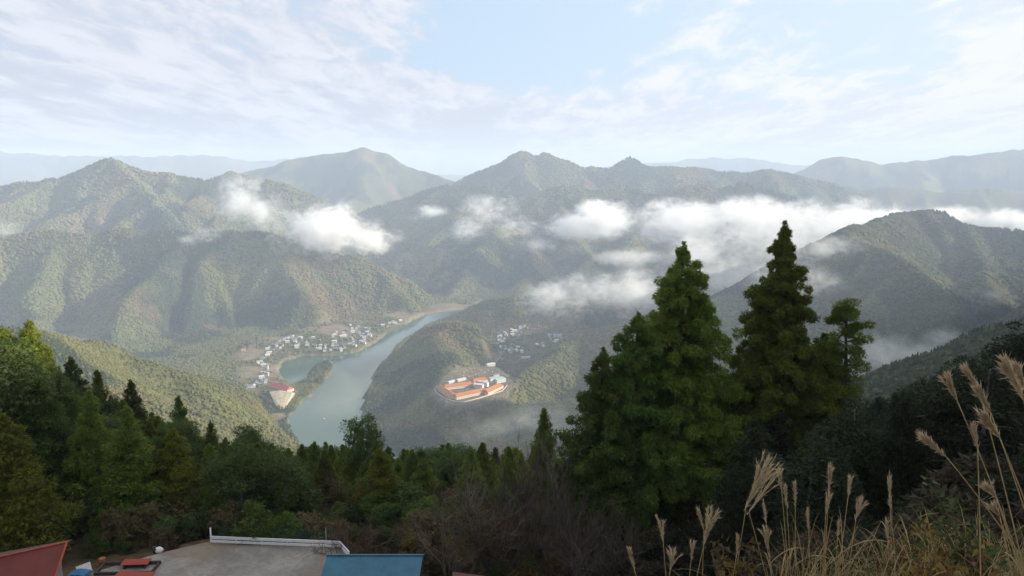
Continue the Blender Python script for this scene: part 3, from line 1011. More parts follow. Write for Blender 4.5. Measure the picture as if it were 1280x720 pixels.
def village():
    rr = random.Random(21)
    protos = []
    kinds = [
        ('white walled house with a grey tiled roof in the riverside village', 9, 7, 4.6, 2.0, M_WHITE, M_SLATE, 'houses of the riverside village'),
        ('white walled house with a pale sheet roof in the riverside village', 11, 7, 4.0, 1.5, M_WHITE, M_PALE, 'pale roofed houses of the riverside village'),
        ('cream house with a blue grey roof in the riverside village', 10, 8, 5.0, 1.8, M_CREAM, M_BLUE, 'blue roofed houses of the riverside village'),
        ('old dark timber house with a grey tiled roof in the riverside village', 10, 7, 3.6, 2.4, M_TIMBER, M_SLATE, 'timber houses of the riverside village'),
    ]
    for lab, w, d, h, ri, wm, rm, gr in kinds:
        o = thing('village_house', (0, 0, -60), lab, 'house', gr)
        gable_parts(o, w * 1.05, d * 1.05, h * 1.2, ri * 1.2, wm, rm)
        protos.append(o)
    used = set()
    spots = []
    def put(u, v, z0, k, rz, s=1.0, lab=None, gr=None):
        p = at_z(u, v, z0)
        for it in range(4):
            z0 = float(gz(np.array([p[0]]), np.array([p[1]]))[0])
            p = at_z(u, v, z0 + 1.5)
        if any(math.hypot(p[0] - a, p[1] - b) < 9 for a, b in spots) or RA.sample(np.array([p[0]]), np.array([p[1]]), SDR)[0] < 12:
            return None
        spots.append((p[0], p[1]))
        loc = (p[0], p[1], z0)
        key = (k, gr)
        if k not in used and gr is None:
            used.add(k)
            o = protos[k]
            o.location = loc; o.rotation_euler = (0, 0, rz); o.scale = (s, s, s)
        else:
            o = copy_tree(protos[k], loc, rz, (s, s, s), lab, None, gr)
        return o
    def row(pts, n, ju, jv, **kw):
        for i in range(n):
            t = i / max(1, n - 1) * (len(pts) - 1)
            a = min(int(t), len(pts) - 2)
            f = t - a
            u = pts[a][0] * (1 - f) + pts[a + 1][0] * f + rr.uniform(-ju, ju)
            v = pts[a][1] * (1 - f) + pts[a + 1][1] * f + rr.uniform(-jv, jv)
            put(u, v, 15, rr.choices((0, 1, 2, 3), (4, 4, 2, 2))[0], rr.choice((0.2, 1.75, 0.35, 1.9, -0.2)) + rr.uniform(-0.2, 0.2), rr.uniform(0.8, 1.25), **kw)
    row([(326, 452), (334, 444), (342, 434), (352, 428)], 26, 5, 5)
    row([(350, 428), (372, 425), (390, 427), (412, 436)], 36, 5, 5)
    row([(415, 433), (435, 434), (452, 430), (462, 415)], 34, 5, 6)
    row([(415, 420), (435, 415), (445, 408)], 16, 6, 4)
    row([(440, 424), (452, 420), (460, 412)], 20, 6, 5)
    row([(478, 408), (490, 405), (500, 402)], 12, 3, 2)
    row([(300, 489), (310, 487), (322, 480), (330, 474)], 14, 4, 3)
    row([(330, 472), (336, 462), (330, 456)], 10, 4, 4)
    for k, (lab2, gr2) in enumerate((('white walled house with a grey roof in the basin behind the hill', 'houses of the basin village'),
                                     ('pale sheet roofed house in the basin behind the hill', 'pale roofed houses of the basin village'))):
        row([(618, 425), (640, 416), (655, 410)], 11, 6, 4, lab=lab2, gr=gr2)
        row([(630, 438), (650, 440), (625, 430)], 10, 7, 5, lab=lab2, gr=gr2)
        row([(690, 425), (698, 422), (672, 432)], 8, 7, 4, lab=lab2, gr=gr2)
    for i, o in enumerate(protos):
        if i not in used:
            o.location = (at_z(380, 427, 15))
    # larger buildings of the village
    def big(u, v, w, d, h, ri, wm, rm, rz, lab, cat='building', name='village_hall', hip=0):
        p = at_z(u, v, 15)
        z0 = float(gz(np.array([p[0]]), np.array([p[1]]))[0])
        p = at_z(u, v, z0 + 2)
        o = thing(name, (p[0], p[1], z0), lab, cat, None, rz)
        gable_parts(o, w, d, h, ri, wm, rm, hip)
        return o
    big(371, 434, 14, 11, 9, 2, M_WHITE, M_PALE, 0.3, 'tall white block near the water at the village bend')
    big(418, 428, 16, 10, 8, 2, M_WHITE, M_PALE, 0.1, 'broad white block in the middle of the riverside village')
    big(428, 420, 30, 8, 4, 1.5, M_WHITE, M_PALE, 0.35, 'long white shed behind the riverside village', 'shed', 'long_shed')
    big(398, 436, 16, 9, 4.5, 1.8, M_CREAM, M_PALE, 0.1, 'cream hall with pale roof on the waterfront', 'hall')
    big(377, 440, 14, 9, 4.5, 1.8, M_CREAM, M_PALE, 0.2, 'small cream hall left of the waterfront row', 'hall')
    a_, b_ = at_z(341, 479.5, 21), at_z(362, 485, 21)
    o = thing('red_roofed_hall', tuple((a_ + b_) / 2 * np.array([1, 1, 0]) + np.array([0, 0, float(gz(np.array([(a_[0] + b_[0]) / 2]), np.array([(a_[1] + b_[1]) / 2]))[0])])), 'large hall with a bright red roof on the river spit', 'hall', None, math.atan2(b_[1] - a_[1], b_[0] - a_[0]))
    gable_parts(o, math.hypot(*(b_ - a_)[:2]) + 8, 22, 5, 6.5, M_CREAM, M_REDR, 4)
    big(308, 424, 11, 8, 4, 2, M_CREAM, M_ORANGE, 0.2, 'lone orange roofed house on the slope left of the village', 'house', 'slope_house') if False else None
    big(304, 437, 12, 9, 4, 2, M_WHITE, M_ORANGE, 0.2, 'lone white house with an orange roof left of the village', 'house', 'slope_house')
    big(574, 384, 30, 12, 5, 2, M_WHITE, M_BLUE, 0.6, 'long white building by the river far upstream', 'building', 'riverside_building')
    big(705, 432, 24, 10, 4, 2, M_PALE, M_SLATE, 0.3, 'long grey shed at the right end of the basin village', 'shed', 'long_shed')
    big(613, 456, 26, 12, 5, 2.4, M_WHITE, M_PALE, 0.55, 'grey sheet roofed hall just behind the orange compound', 'hall')
    big(657, 447, 26, 12, 4, 2, M_PALE, M_BLUE, 0.3, 'low blue grey shed on the floor of the basin', 'shed', 'long_shed')
    # the orange roofed compound on its terrace
    c0 = at_z(586, 484, 60)
    ax = at_z(620, 474, 60) - at_z(556, 493, 60)
    rz = math.atan2(ax[1], ax[0])
    def wing(u, v, length, depth, h, label, roof=M_ORANGE, wall=M_CREAM, turn=0.0, cat='hall', hip=3.5, ri=3.2, name='orange_roofed_hall'):
        p = at_z(u, v, 62)
        o = thing(name, (p[0], p[1], 57.6), label, cat, None, rz + turn)
        gable_parts(o, length, depth, h, ri, wall, roof, hip, 0.8)
        return o
    def wing2(u0, v0, u1, v1, depth, h, label, ri=5.0, hip=4.0, roof=M_ORANGE, wall=M_CREAM, cat='hall', name='orange_roofed_hall', extra=6.0):
        a, b = at_z(u0, v0, 58 + h + ri), at_z(u1, v1, 58 + h + ri)
        m_ = (a + b) / 2
        o = thing(name, (m_[0], m_[1], 57.6), label, cat, None, math.atan2(b[1] - a[1], b[0] - a[0]))
        gable_parts(o, math.hypot(*(b - a)[:2]) + extra, depth, h, ri, wall, roof, hip, 0.8)
    wing2(569, 492, 605, 484.5, 20, 7.0, 'long orange roofed hall along the front of the compound', 5.5)
    wing2(556, 480.5, 588, 476.5, 19, 7.0, 'orange roofed hall along the back of the compound court')
    wing2(552.5, 482.5, 566.5, 491.5, 18, 6.8, 'short orange roofed hall closing the left end of the court', 5.0)
    wing2(591, 473.5, 606, 471, 22, 10.0, 'upper orange roofed hall behind the compound court')
    wing2(606, 486.5, 624, 478.5, 22, 7.0, 'orange roofed hall at the right end of the compound', 5.5)
    P = dict(hip=0.0, roof=M_PALE, wall=M_WHITE, cat='building', name='pale_building', extra=0.0)
    wing2(593, 479, 604, 480, 13, 9.0, 'flat pale building in the middle of the compound', 0.8, **P)
    wing2(598, 475.5, 610, 477.5, 9, 11.0, 'narrow white block behind the flat pale building', 0.8, **P)
    wing2(611, 472, 618, 470.5, 15, 12.0, 'blue grey roofed block beside the pale green roof', 1.5, **dict(P, roof=M_BLUE))
    wing2(618, 473, 629, 471, 24, 9.0, 'white building with a pale green roof at the compound corner', 1.5, **dict(P, roof=M_TEAL))
    wing2(571, 474, 581, 471.5, 10, 5.0, 'low white building along the drive left of the upper hall', 1.2, **P)
    wing2(560, 477, 567, 474.5, 9, 4.0, 'small white building behind the left end of the court', 1.2, **P)
    wing2(616, 468, 623, 466.5, 9, 5.0, 'small grey roofed house at the upper right of the compound', 2.0, **dict(P, roof=M_SLATE, cat='house', name='small_house'))
    # retaining wall round the terrace edge
    wb = MB()
    edge = [(543, 487), (546, 492), (555, 498), (567, 502), (580, 503), (596, 499), (612, 494), (628, 489), (634, 482)]
    pts = [at_z(u, v, 58) for u, v in edge]
    for a, b in zip(pts[:-1], pts[1:]):
        m_ = (a + b) / 2
        wb.box((m_[0], m_[1], 57.0), (math.hypot(*(b - a)[:2]) + 0.6, 0.8, 6.0), math.atan2(b[1] - a[1], b[0] - a[0]))
    o = wb.build('retaining_wall', M_CREAM)
    tag(o, 'pale retaining wall round the front of the orange roofed compound', 'wall')
    # parked cars on the compound drive
    cm = {}
    proto = {}
    for nm, c in (('white', (0.75, 0.75, 0.75)), ('red', (0.5, 0.03, 0.03)), ('dark', (0.03, 0.03, 0.04))):
        cm[nm] = simple(nm + '_car_paint', c, 0.3, 0.05, 1, spec=0.5)
    tyre = simple('tyre_rubber', (0.02, 0.02, 0.02), 0.9, 0.1)
    spots2 = [(583, 463, 'white'), (580, 466, 'white'), (579, 470, 'white'), (592, 462, 'dark'), (598, 464, 'red'), (602, 463, 'white'), (606, 465, 'white'), (610, 463, 'white'),
              (588, 467, 'dark'), (594, 468, 'white'), (564, 476, 'white'), (558, 479, 'white'), (553, 482, 'white'), (615, 465, 'white'), (586, 471, 'white'), (597, 470, 'dark')]
    for u, v, nm in spots2:
        p = at_z(u, v, 58.6)
        zz = float(gz(np.array([p[0]]), np.array([p[1]]))[0])
        lab = {'white': 'white car parked on the drive behind the orange roofed halls', 'red': 'red car parked on the drive behind the orange roofed halls',
               'dark': 'dark car parked on the drive behind the orange roofed halls'}[nm]
        if nm in proto:
            copy_tree(proto[nm], (p[0], p[1], zz), rz + rr.choice((0, 1.57)) + rr.uniform(-0.1, 0.1))
            continue
        o = thing('parked_car', (p[0], p[1], zz), lab, 'car', {'red': None}.get(nm, nm + ' cars parked at the compound'), rz + 1.57)
        prof = [(-2.1, 0.35), (2.1, 0.35), (2.15, 0.8), (1.1, 0.95), (0.5, 1.5), (-1.4, 1.5), (-2.1, 1.0)]
        b = MB()
        vs = [(x, -0.85, z) for x, z in prof] + [(x, 0.85, z) for x, z in prof]
        n = len(prof)
        b.add(vs, [tuple(range(n)), tuple(range(n, 2 * n))[::-1]] + [(i + n, (i + 1) % n + n, (i + 1) % n, i) for i in range(n)])
        b.build('body', cm[nm], o)
        g = MB()
        g.box((-0.4, 0, 1.22), (1.5, 1.74, 0.36))
        g.build('window', M_PANE, o)
        for sx in (-1.3, 1.3):
            for sy in (-0.8, 0.8):
                w = MB()
                w.tube([(sx, sy - 0.1, 0.32), (sx, sy + 0.1, 0.32)], 0.32, 10)
                w.build('wheel', tyre, o)
        proto[nm] = o
    # red boat on the river
    p = at_z(406, 524, 0)
    o = thing('river_boat', (p[0], p[1], 0.0), 'small red boat alone on the wide green river', 'boat', None, 0.6)
    b = MB()
    hull = [(-5, -1.2, 1.0), (3, -1.2, 1.0), (5.5, 0, 1.3), (3, 1.2, 1.0), (-5, 1.2, 1.0), (-4.6, -0.8, -0.3), (2.5, -0.8, -0.3), (4.4, 0, -0.3), (2.5, 0.8, -0.3), (-4.6, 0.8, -0.3)]
    b.add(hull, [(0, 1, 2, 3, 4), (9, 8, 7, 6, 5), (0, 5, 6, 1), (1, 6, 7, 2), (2, 7, 8, 3), (3, 8, 9, 4), (4, 9, 5, 0)])
    b.build('hull', M_REDR, o)
    c = MB(); c.box((-1.2, 0, 1.75), (3.2, 1.7, 1.5)); c.build('cabin', M_WHITE, o)
    # quarried sandy cliff below the red hall: a slanting rough face, backed by its own rock
    top = [at_z(u, v, z) for u, v, z in ((337, 490, 17), (345, 489, 19), (353, 489, 19), (360, 490, 18), (366, 492, 16))]
    foot = [at_z(u, v, z) for u, v, z in ((344, 505, 5), (348, 510, 3), (352, 513, 1), (356, 511, 2), (361, 503, 6))]
    nu, nv = 25, 19
    V = []
    for back in (0, 1):
        for jv in range(nv):
            for iu in range(nu):
                f = iu / (nu - 1) * 4
                k = min(int(f), 3)
                f -= k
                a = top[k] * (1 - f) + top[k + 1] * f
                b = foot[k] * (1 - f) + foot[k + 1] * f
                q = a + (b - a) * (jv / (nv - 1))
                bump = 3.2 * fbm(np.array([iu * 1.3]), np.array([jv * 1.7]), 6.0, 3, 12)[0] * math.sin(math.pi * iu / (nu - 1)) ** 0.5
                V.append(q + (np.array([0, 26, -6]) if back else np.array([0, -4 + bump, 2 + bump * 0.5])))
    idx = lambda b, j_, i_: b * nu * nv + j_ * nu + i_
    F = []
    for j_ in range(nv - 1):
        for i_ in range(nu - 1):
            F.append((idx(0, j_, i_), idx(0, j_ + 1, i_), idx(0, j_ + 1, i_ + 1), idx(0, j_, i_ + 1)))
            F.append((idx(1, j_, i_), idx(1, j_, i_ + 1), idx(1, j_ + 1, i_ + 1), idx(1, j_ + 1, i_)))
    for i_ in range(nu - 1):
        F.append((idx(0, 0, i_), idx(0, 0, i_ + 1), idx(1, 0, i_ + 1), idx(1, 0, i_)))
        F.append((idx(0, nv - 1, i_ + 1), idx(0, nv - 1, i_), idx(1, nv - 1, i_), idx(1, nv - 1, i_ + 1)))
    for j_ in range(nv - 1):
        F.append((idx(0, j_ + 1, 0), idx(0, j_, 0), idx(1, j_, 0), idx(1, j_ + 1, 0)))
        F.append((idx(0, j_, nu - 1), idx(0, j_ + 1, nu - 1), idx(1, j_ + 1, nu - 1), idx(1, j_, nu - 1)))
    tag(mesh_np('sandy_cliff', V, F, simple('sandstone', (0.50, 0.42, 0.30), 0.9, 0.35, 0.12, bump=2.0), smooth=True), 'bare sandy cliff above the river bank', 'cliff')


village()


def lane(pts, width, label_name='road'):
    P = [at_z(u, v, 16) for u, v in pts]
    Q = []
    for a, b in zip(P[:-1], P[1:]):
        n = max(2, int(math.hypot(*(b - a)[:2]) / 8))
        Q += [a + (b - a) * (k / n) for k in range(n)]
    Q.append(P[-1])
    Q = np.array(Q)
    for _ in range(6):
        Q[1:-1] = (Q[:-2] + 2 * Q[1:-1] + Q[2:]) / 4
    d = np.gradient(Q[:, :2], axis=0)
    d /= np.linalg.norm(d, axis=1, keepdims=True)
    nrm = np.stack([-d[:, 1], d[:, 0]], -1) * width / 2
    zc = gz(Q[:, 0], Q[:, 1])
    zc = np.maximum(zc, np.maximum(gz(Q[:, 0] + nrm[:, 0], Q[:, 1] + nrm[:, 1]), gz(Q[:, 0] - nrm[:, 0], Q[:, 1] - nrm[:, 1]))) + 0.5
    V, n = [], len(Q)
    for dz in (0, -2.5):
        for sg in (-1, 1):
            V.append(np.stack([Q[:, 0] + sg * nrm[:, 0], Q[:, 1] + sg * nrm[:, 1], zc + dz], -1))
    V = np.vstack(V)
    F = []
    for i in range(n - 1):
        F += [(i, n + i, n + i + 1, i + 1), (i + 1, 2 * n + i + 1, 2 * n + i, i), (n + i, 3 * n + i, 3 * n + i + 1, n + i + 1)]
    tag(mesh_np(label_name, V, F, M_ROAD), None, None, kind='structure')


M_ROAD = simple('road_asphalt', (0.17, 0.165, 0.16), 0.9, 0.25, 0.05)
lane([(297, 491), (316, 481), (331, 470), (334, 456), (341, 442), (352, 431), (380, 430), (410, 433), (440, 429), (458, 420), (476, 409), (503, 401)], 6)
lane([(412, 431), (424, 420), (446, 410), (456, 406)], 5)
lane([(618, 461), (630, 446), (642, 434), (652, 420), (660, 404)], 5)
lane([(642, 434), (668, 430), (700, 424)], 5)


# ------------------------------------------------------------------ near trees
def leaf_tris(C, Rad, n, size, g, down=0.35, shell=0.55, wide=0.30):
    """n leaf triangles spread through each of the ellipsoidal tufts C (Kx3), Rad (Kx3)"""
    K = len(C)
    d = g.normal(size=(K, n, 3))
    d /= np.linalg.norm(d, axis=-1, keepdims=True)
    rr = (shell + (1 - shell) * g.random((K, n, 1)))
    p = C[:, None, :] + d * rr * Rad[:, None, :]
    ax = d + g.normal(size=(K, n, 3)) * 0.55
    ax[..., 2] -= down
    ax /= np.linalg.norm(ax, axis=-1, keepdims=True)
    sd = np.cross(ax, g.normal(size=(K, n, 3)))
    sd /= np.linalg.norm(sd, axis=-1, keepdims=True) + 1e-9
    s = size * g.uniform(0.6, 1.4, (K, n, 1))
    a, b, c = p - sd * s * wide, p + sd * s * wide, p + ax * s
    V = np.stack([a, b, c], 2).reshape(-1, 3)
    return V


def tri_faces(nv):
    return np.arange(nv).reshape(-1, 3)


def conifer_crown(g, h, rad, base, lobes, n, size, power=0.75, lump_=0.2, open_top=0.0, droop=0.25):
    t = (np.arange(lobes) + g.random(lobes)) / lobes
    t = 1 - (1 - t) ** 0.62                      # more tufts low down
    t = np.sort(t)
    z = h * (base + (1 - base) * t)
    prof = rad * (1 - t) ** power
    ring = 1 + 0.30 * np.sin(t * 38 + g.random() * 6) + lump_ * g.normal(size=lobes)
    ang = np.arange(lobes) * 2.39996 + g.normal(size=lobes) * 0.5
    bulge = 1 + 0.16 * np.sin(ang * 2 + g.random() * 6) + 0.12 * np.sin(ang * 3 + t * 9 + g.random() * 6)
    rr = prof * np.clip(ring, 0.35, 1.35) * bulge * g.choice([1, 1, 0.62], lobes)
    C = np.stack([rr * np.cos(ang), rr * np.sin(ang), z - droop * rr], -1)
    lr = np.clip(0.30 * prof + 0.30, 0.3, 1.25) * g.uniform(0.75, 1.25, lobes)
    Rad = np.stack([lr, lr, lr * g.uniform(0.65, 0.95, lobes)], -1)
    V = leaf_tris(C, Rad, n, size, g, 0.4, 0.5, 0.21)
    # leader
    tip = leaf_tris(np.array([[0, 0, h * (1 - 0.02 * k)] for k in range(4)]), np.full((4, 3), 0.18) + np.arange(4)[:, None] * 0.05, n // 3, size * 0.8, g)
    return np.vstack([V, tip]), C


def branch_crown(g, h, rad, base, nb, n, size, power=0.75, gaps=0.38):
    """limbs leave the trunk one by one, each carrying rounded tufts towards its upturned end"""
    C, Rd = [], []
    t0 = np.sort(1 - (1 - (np.arange(nb) + g.random(nb)) / nb) ** 0.75)
    for i, t in enumerate(t0):
        a = i * 2.39996 + g.normal() * 0.45
        L = rad * (1 - t) ** power * g.uniform(0.72, 1.12) * (0.6 if g.random() < gaps else 1.0) * (1 + 0.16 * math.sin(a * 2 + 1.3))
        L = max(L, 0.25)
        z0 = h * (base + (0.985 - base) * t)
        m = max(2, min(7, int(L / 0.62) + 1))
        for k in range(m):
            f = 0.30 + 0.70 * (k + 0.5) / m
            r = (0.27 + 0.085 * L) * (1.15 - 0.45 * f) * g.uniform(0.75, 1.3)
            wob = g.normal(size=3) * np.array([0.2, 0.2, 0.42]) * (0.4 + L / 5)
            C.append((math.cos(a) * L * f + wob[0], math.sin(a) * L * f + wob[1], z0 - 0.42 * L * f + 0.32 * L * f * f + wob[2] * 0.6))
            Rd.append((r, r, r * 0.95))
    C, Rd = np.array(C), np.array(Rd)
    V = leaf_tris(C, Rd, n, size, g, 0.45, 0.40, 0.17)
    tc = np.array([[0.05 * math.sin(k * 2), 0.05 * math.cos(k * 2), h * (1 - 0.012 * k)] for k in range(7)])
    tip = leaf_tris(tc, np.stack([0.10 + np.arange(7) * 0.05] * 3, -1), n // 4, size * 0.8, g)
    return np.vstack([V, tip]), C


def round_crown(g, h, rad, base, lobes, n, size, flat=1.0):
    d = g.normal(size=(lobes, 3))
    d /= np.linalg.norm(d, axis=1, keepdims=True)
    rr = g.uniform(0.5, 1.0, (lobes, 1)) ** 0.6
    ch = h * (1 - base) / 2
    C = d * rr * np.array([rad, rad, ch]) * (1 + 0.2 * g.normal(size=(lobes, 1))) + np.array([0, 0, h * base + ch])
    C[:, :2] *= (1.1 - 0.35 * (C[:, 2:3] / h))
    lr = rad * 0.26 * g.uniform(0.7, 1.3, lobes)
    Rad = np.stack([lr, lr, lr * 0.8], -1)
    return leaf_tris(C, Rad, n, size, g, 0.1), C


def trunk_mesh(g, h, r0, C, limbs, mat, root, lean=0.0, top=0.97):
    mb = MB()
    n = 7
    pts = [(0.12 * math.sin(k * 1.7) * (k > 0) * h / 20 + lean * k / n, 0.1 * math.cos(k * 2.1) * (k > 0) * h / 20, -0.6 + (h * top + 0.6) * k / n) for k in range(n + 1)]
    mb.tube(pts, [r0 * (1.25 if k == 0 else 1) * (1 - 0.9 * k / n) + 0.02 for k in range(n + 1)], 8)
    idx = g.choice(len(C), min(limbs, len(C)), replace=False)
    for i in idx:
        c = C[i]
        z0 = c[2] + 0.12 * math.hypot(c[0], c[1]) - 0.3
        z0 = max(0.5, min(z0, h * 0.95))
        f = z0 / h
        a = (lean * f, 0, z0)
        mid = ((a[0] + c[0]) / 2, c[1] / 2, (z0 + c[2]) / 2 + 0.15)
        mb.tube([a, mid, tuple(c)], [r0 * 0.28 * (1 - f) + 0.03, r0 * 0.18 * (1 - f) + 0.02, 0.012], 5)
    return mb.build('trunk', mat, root, True)


M_BARK = simple('cedar_bark', (0.10, 0.065, 0.045), 0.95, 0.4, 2.5, bump=0.05)
M_GREYBARK = simple('grey_bark', (0.19, 0.17, 0.15), 0.95, 0.35, 2.5)
L_CEDAR = leafy('cedar_leaves', (0.150, 0.175, 0.024), (0.110, 0.142, 0.022), (0.205, 0.210, 0.032), 0.35)
L_DARK = leafy('dark_cedar_leaves', (0.100, 0.138, 0.026), (0.076, 0.110, 0.024), (0.150, 0.172, 0.032), 0.35)
L_YELL = leafy('yellow_green_leaves', (0.225, 0.240, 0.022), (0.165, 0.200, 0.022), (0.29, 0.27, 0.03), 0.35)
L_BROAD = leafy('broad_leaves', (0.070, 0.105, 0.028), (0.085, 0.110, 0.030), (0.125, 0.140, 0.040), 0.3)
L_RUST = leafy('autumn_leaves', (0.13, 0.085, 0.022), (0.10, 0.06, 0.022), (0.20, 0.14, 0.03), 0.5)
TREES = {}


def tree_proto(key, name, crown, leaf, trunk_r, limbs, label, cat, group, bark=M_BARK, h=10.0, seed=0):
    g = np.random.default_rng(seed)
    root = thing(name, (0, 0, 0), label, cat, group)
    V, C = crown(g)
    V = V.copy()
    mesh_np('crown', V, tri_faces(len(V)), leaf, root)
    trunk_mesh(g, h, trunk_r, C, limbs, bark, root)
    TREES[key] = [root, h, False]
    return root


def put_tree(key, x, y, h, rz, label=None, group=None, wide=1.0, cat=None):
    root, h0, used = TREES[key]
    z = float(gz(np.array([x]), np.array([y]))[0])
    s = h / h0
    if not used:
        TREES[key][2] = True
        root.location = (x, y, z); root.rotation_euler = (0, 0, rz); root.scale = (s * wide, s * wide, s)
        if label: root['label'] = label
        if group: root['group'] = group
        return root
    return copy_tree(root, (x, y, z), rz, (s * wide, s * wide, s), label, cat, group)


def put_px(key, u, vtop, D, rz, label=None, group=None, wide=1.0):
    p = at(u, vtop, D)
    z = float(gz(np.array([p[0]]), np.array([p[1]]))[0])
    h = p[2] - z
    if h < 1.0:
        print('short tree', key, u, vtop, D, h)
        h = 1.0
    return put_tree(key, p[0], p[1], h, rz, label, group, wide)


L_DEEP = leafy('shade_toned_evergreen', (0.030, 0.042, 0.018), (0.024, 0.032, 0.016), (0.050, 0.056, 0.022), 0.35)  # dark evergreen, made darker still to carry the deep shade of the right slope
L_DIM = leafy('shade_toned_brown_leaves', (0.060, 0.046, 0.030), (0.042, 0.034, 0.024), (0.080, 0.062, 0.038), 1.0)  # brown brush, colour lowered to carry the same slope's shade
GL = 'cedars of the dense left hillside wood'
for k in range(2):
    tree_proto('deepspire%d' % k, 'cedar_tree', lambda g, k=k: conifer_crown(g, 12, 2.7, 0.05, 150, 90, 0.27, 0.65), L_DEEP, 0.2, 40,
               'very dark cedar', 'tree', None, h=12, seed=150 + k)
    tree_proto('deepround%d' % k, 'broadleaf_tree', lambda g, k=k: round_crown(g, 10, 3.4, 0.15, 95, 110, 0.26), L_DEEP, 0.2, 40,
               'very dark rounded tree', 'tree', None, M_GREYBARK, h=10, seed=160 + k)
for k in range(3):
    tree_proto('spire%d' % k, 'cedar_tree', lambda g, k=k: conifer_crown(g, 12, 2.3 + 0.25 * k, 0.08, 150, 150, 0.26, 0.8), L_CEDAR, 0.2, 40,
               'dark green cedar in the dense wood on the left hillside', 'tree', GL, h=12, seed=30 + k)
for k in range(2):
    tree_proto('yellow%d' % k, 'cedar_tree', lambda g, k=k: conifer_crown(g, 12, 2.9, 0.08, 170, 170, 0.26, 0.75), L_YELL, 0.2, 40,
               'yellow green cedar', 'tree', None, h=12, seed=40 + k)
for k in range(2):
    tree_proto('darkspire%d' % k, 'cedar_tree', lambda g, k=k: conifer_crown(g, 12, 2.6, 0.05, 150, 150, 0.27, 0.7), L_DARK, 0.2, 40,
               'dark cedar', 'tree', GL, h=12, seed=50 + k)
for k in range(2):
    tree_proto('round%d' % k, 'broadleaf_tree', lambda g, k=k: round_crown(g, 10, 3.4, 0.15, 95, 130, 0.25), L_BROAD, 0.2, 40,
               'rounded dark green broadleaf tree', 'tree', None, M_GREYBARK, h=10, seed=60 + k)

# the tall cedars on the right
def big_cedar(u, vtop, D, rad, base, lobes, n, seed, label, leaf=L_CEDAR, power=0.7, lump_=0.26, size=0.24, name='cedar_tree', trunk=0.42):
    p = at(u, vtop, D)
    z = float(gz(np.array([p[0]]), np.array([p[1]]))[0])
    h = p[2] - z
    g = np.random.default_rng(seed)
    root = thing(name, (p[0], p[1], z), label, 'tree')
    V, C = branch_crown(g, h, rad, base, lobes, n, size, power)
    mesh_np('crown', V, tri_faces(len(V)), leaf, root)
    trunk_mesh(g, h, trunk, C, 90, M_BARK, root)
    return root


big_cedar(855, 304, 66, 6.5, 0.17, 240, 210, 1, 'tall broad cedar with a blunt crown on the right, left of the pointed one', power=0.62)
big_cedar(981, 278, 67, 6.2, 0.16, 235, 210, 2, 'tallest cedar with a thin pointed tip on the right', power=0.74)
big_cedar(798, 392, 64, 5.4, 0.12, 175, 180, 3, 'shorter bushy cedar against the left side of the broad cedar', L_DARK, 0.5)
big_cedar(754, 436, 63, 4.6, 0.10, 130, 180, 4, 'lowest bushy cedar at the left foot of the tall pair', L_DARK, 0.45)
big_cedar(918, 468, 68, 5.0, 0.10, 140, 170, 8, 'dark cedar filling the gap between the two tall cedars', L_DARK, 0.6)
big_cedar(1030, 418, 69, 4.6, 0.12, 150, 180, 5, 'dark cedar tucked against the right side of the pointed cedar', L_DARK, 0.55)


def layered_pine():
    D = 66
    p = at(1061, 374, D)
    z = float(gz(np.array([p[0]]), np.array([p[1]]))[0])
    h = p[2] - z
    g = np.random.default_rng(77)
    root = thing('pine_tree', (p[0], p[1], z), 'slim pine with a rounded cloud-like top at the right end of the tall trees', 'tree')
    C, Rd = [], []
    for (dz, dx, r, hh) in ((0.7, 0.0, 1.15, 0.55), (0.9, 0.8, 0.8, 0.45), (1.2, -0.9, 0.8, 0.45), (1.3, 0.1, 0.9, 0.5), (1.9, -1.2, 0.75, 0.4), (2.3, 0.9, 0.8, 0.45), (2.9, 0.2, 0.9, 0.5), (3.4, 1.4, 0.9, 0.5), (3.7, -0.9, 0.8, 0.5),
                            (4.4, 0.9, 1.0, 0.6), (4.8, -0.8, 1.0, 0.6), (5.6, 1.2, 1.2, 0.7), (6.0, -0.5, 1.3, 0.8), (6.8, 0.8, 1.3, 0.8), (7.6, -1.0, 1.5, 0.9), (8.2, 1.0, 1.5, 0.9), (9.4, 0.0, 1.8, 1.0), (10.8, 0.6, 1.8, 1.1), (12, -0.6, 1.8, 1.1)):
        for k in range(4):
            C.append((dx * 0.8 + g.normal() * 0.26, g.normal() * 0.6, h - dz + g.normal() * 0.16)); Rd.append((min(r, 1.25) * 0.66, min(r, 1.25) * 0.66, hh * 0.7))
    C, Rd = np.array(C), np.array(Rd)
    V = leaf_tris(C, Rd, 260, 0.20, g, -0.2, 0.4, 0.2)
    mesh_np('crown', V, tri_faces(len(V)), L_CEDAR, root)
    trunk_mesh(g, h, 0.3, C, 40, M_BARK, root)


layered_pine()

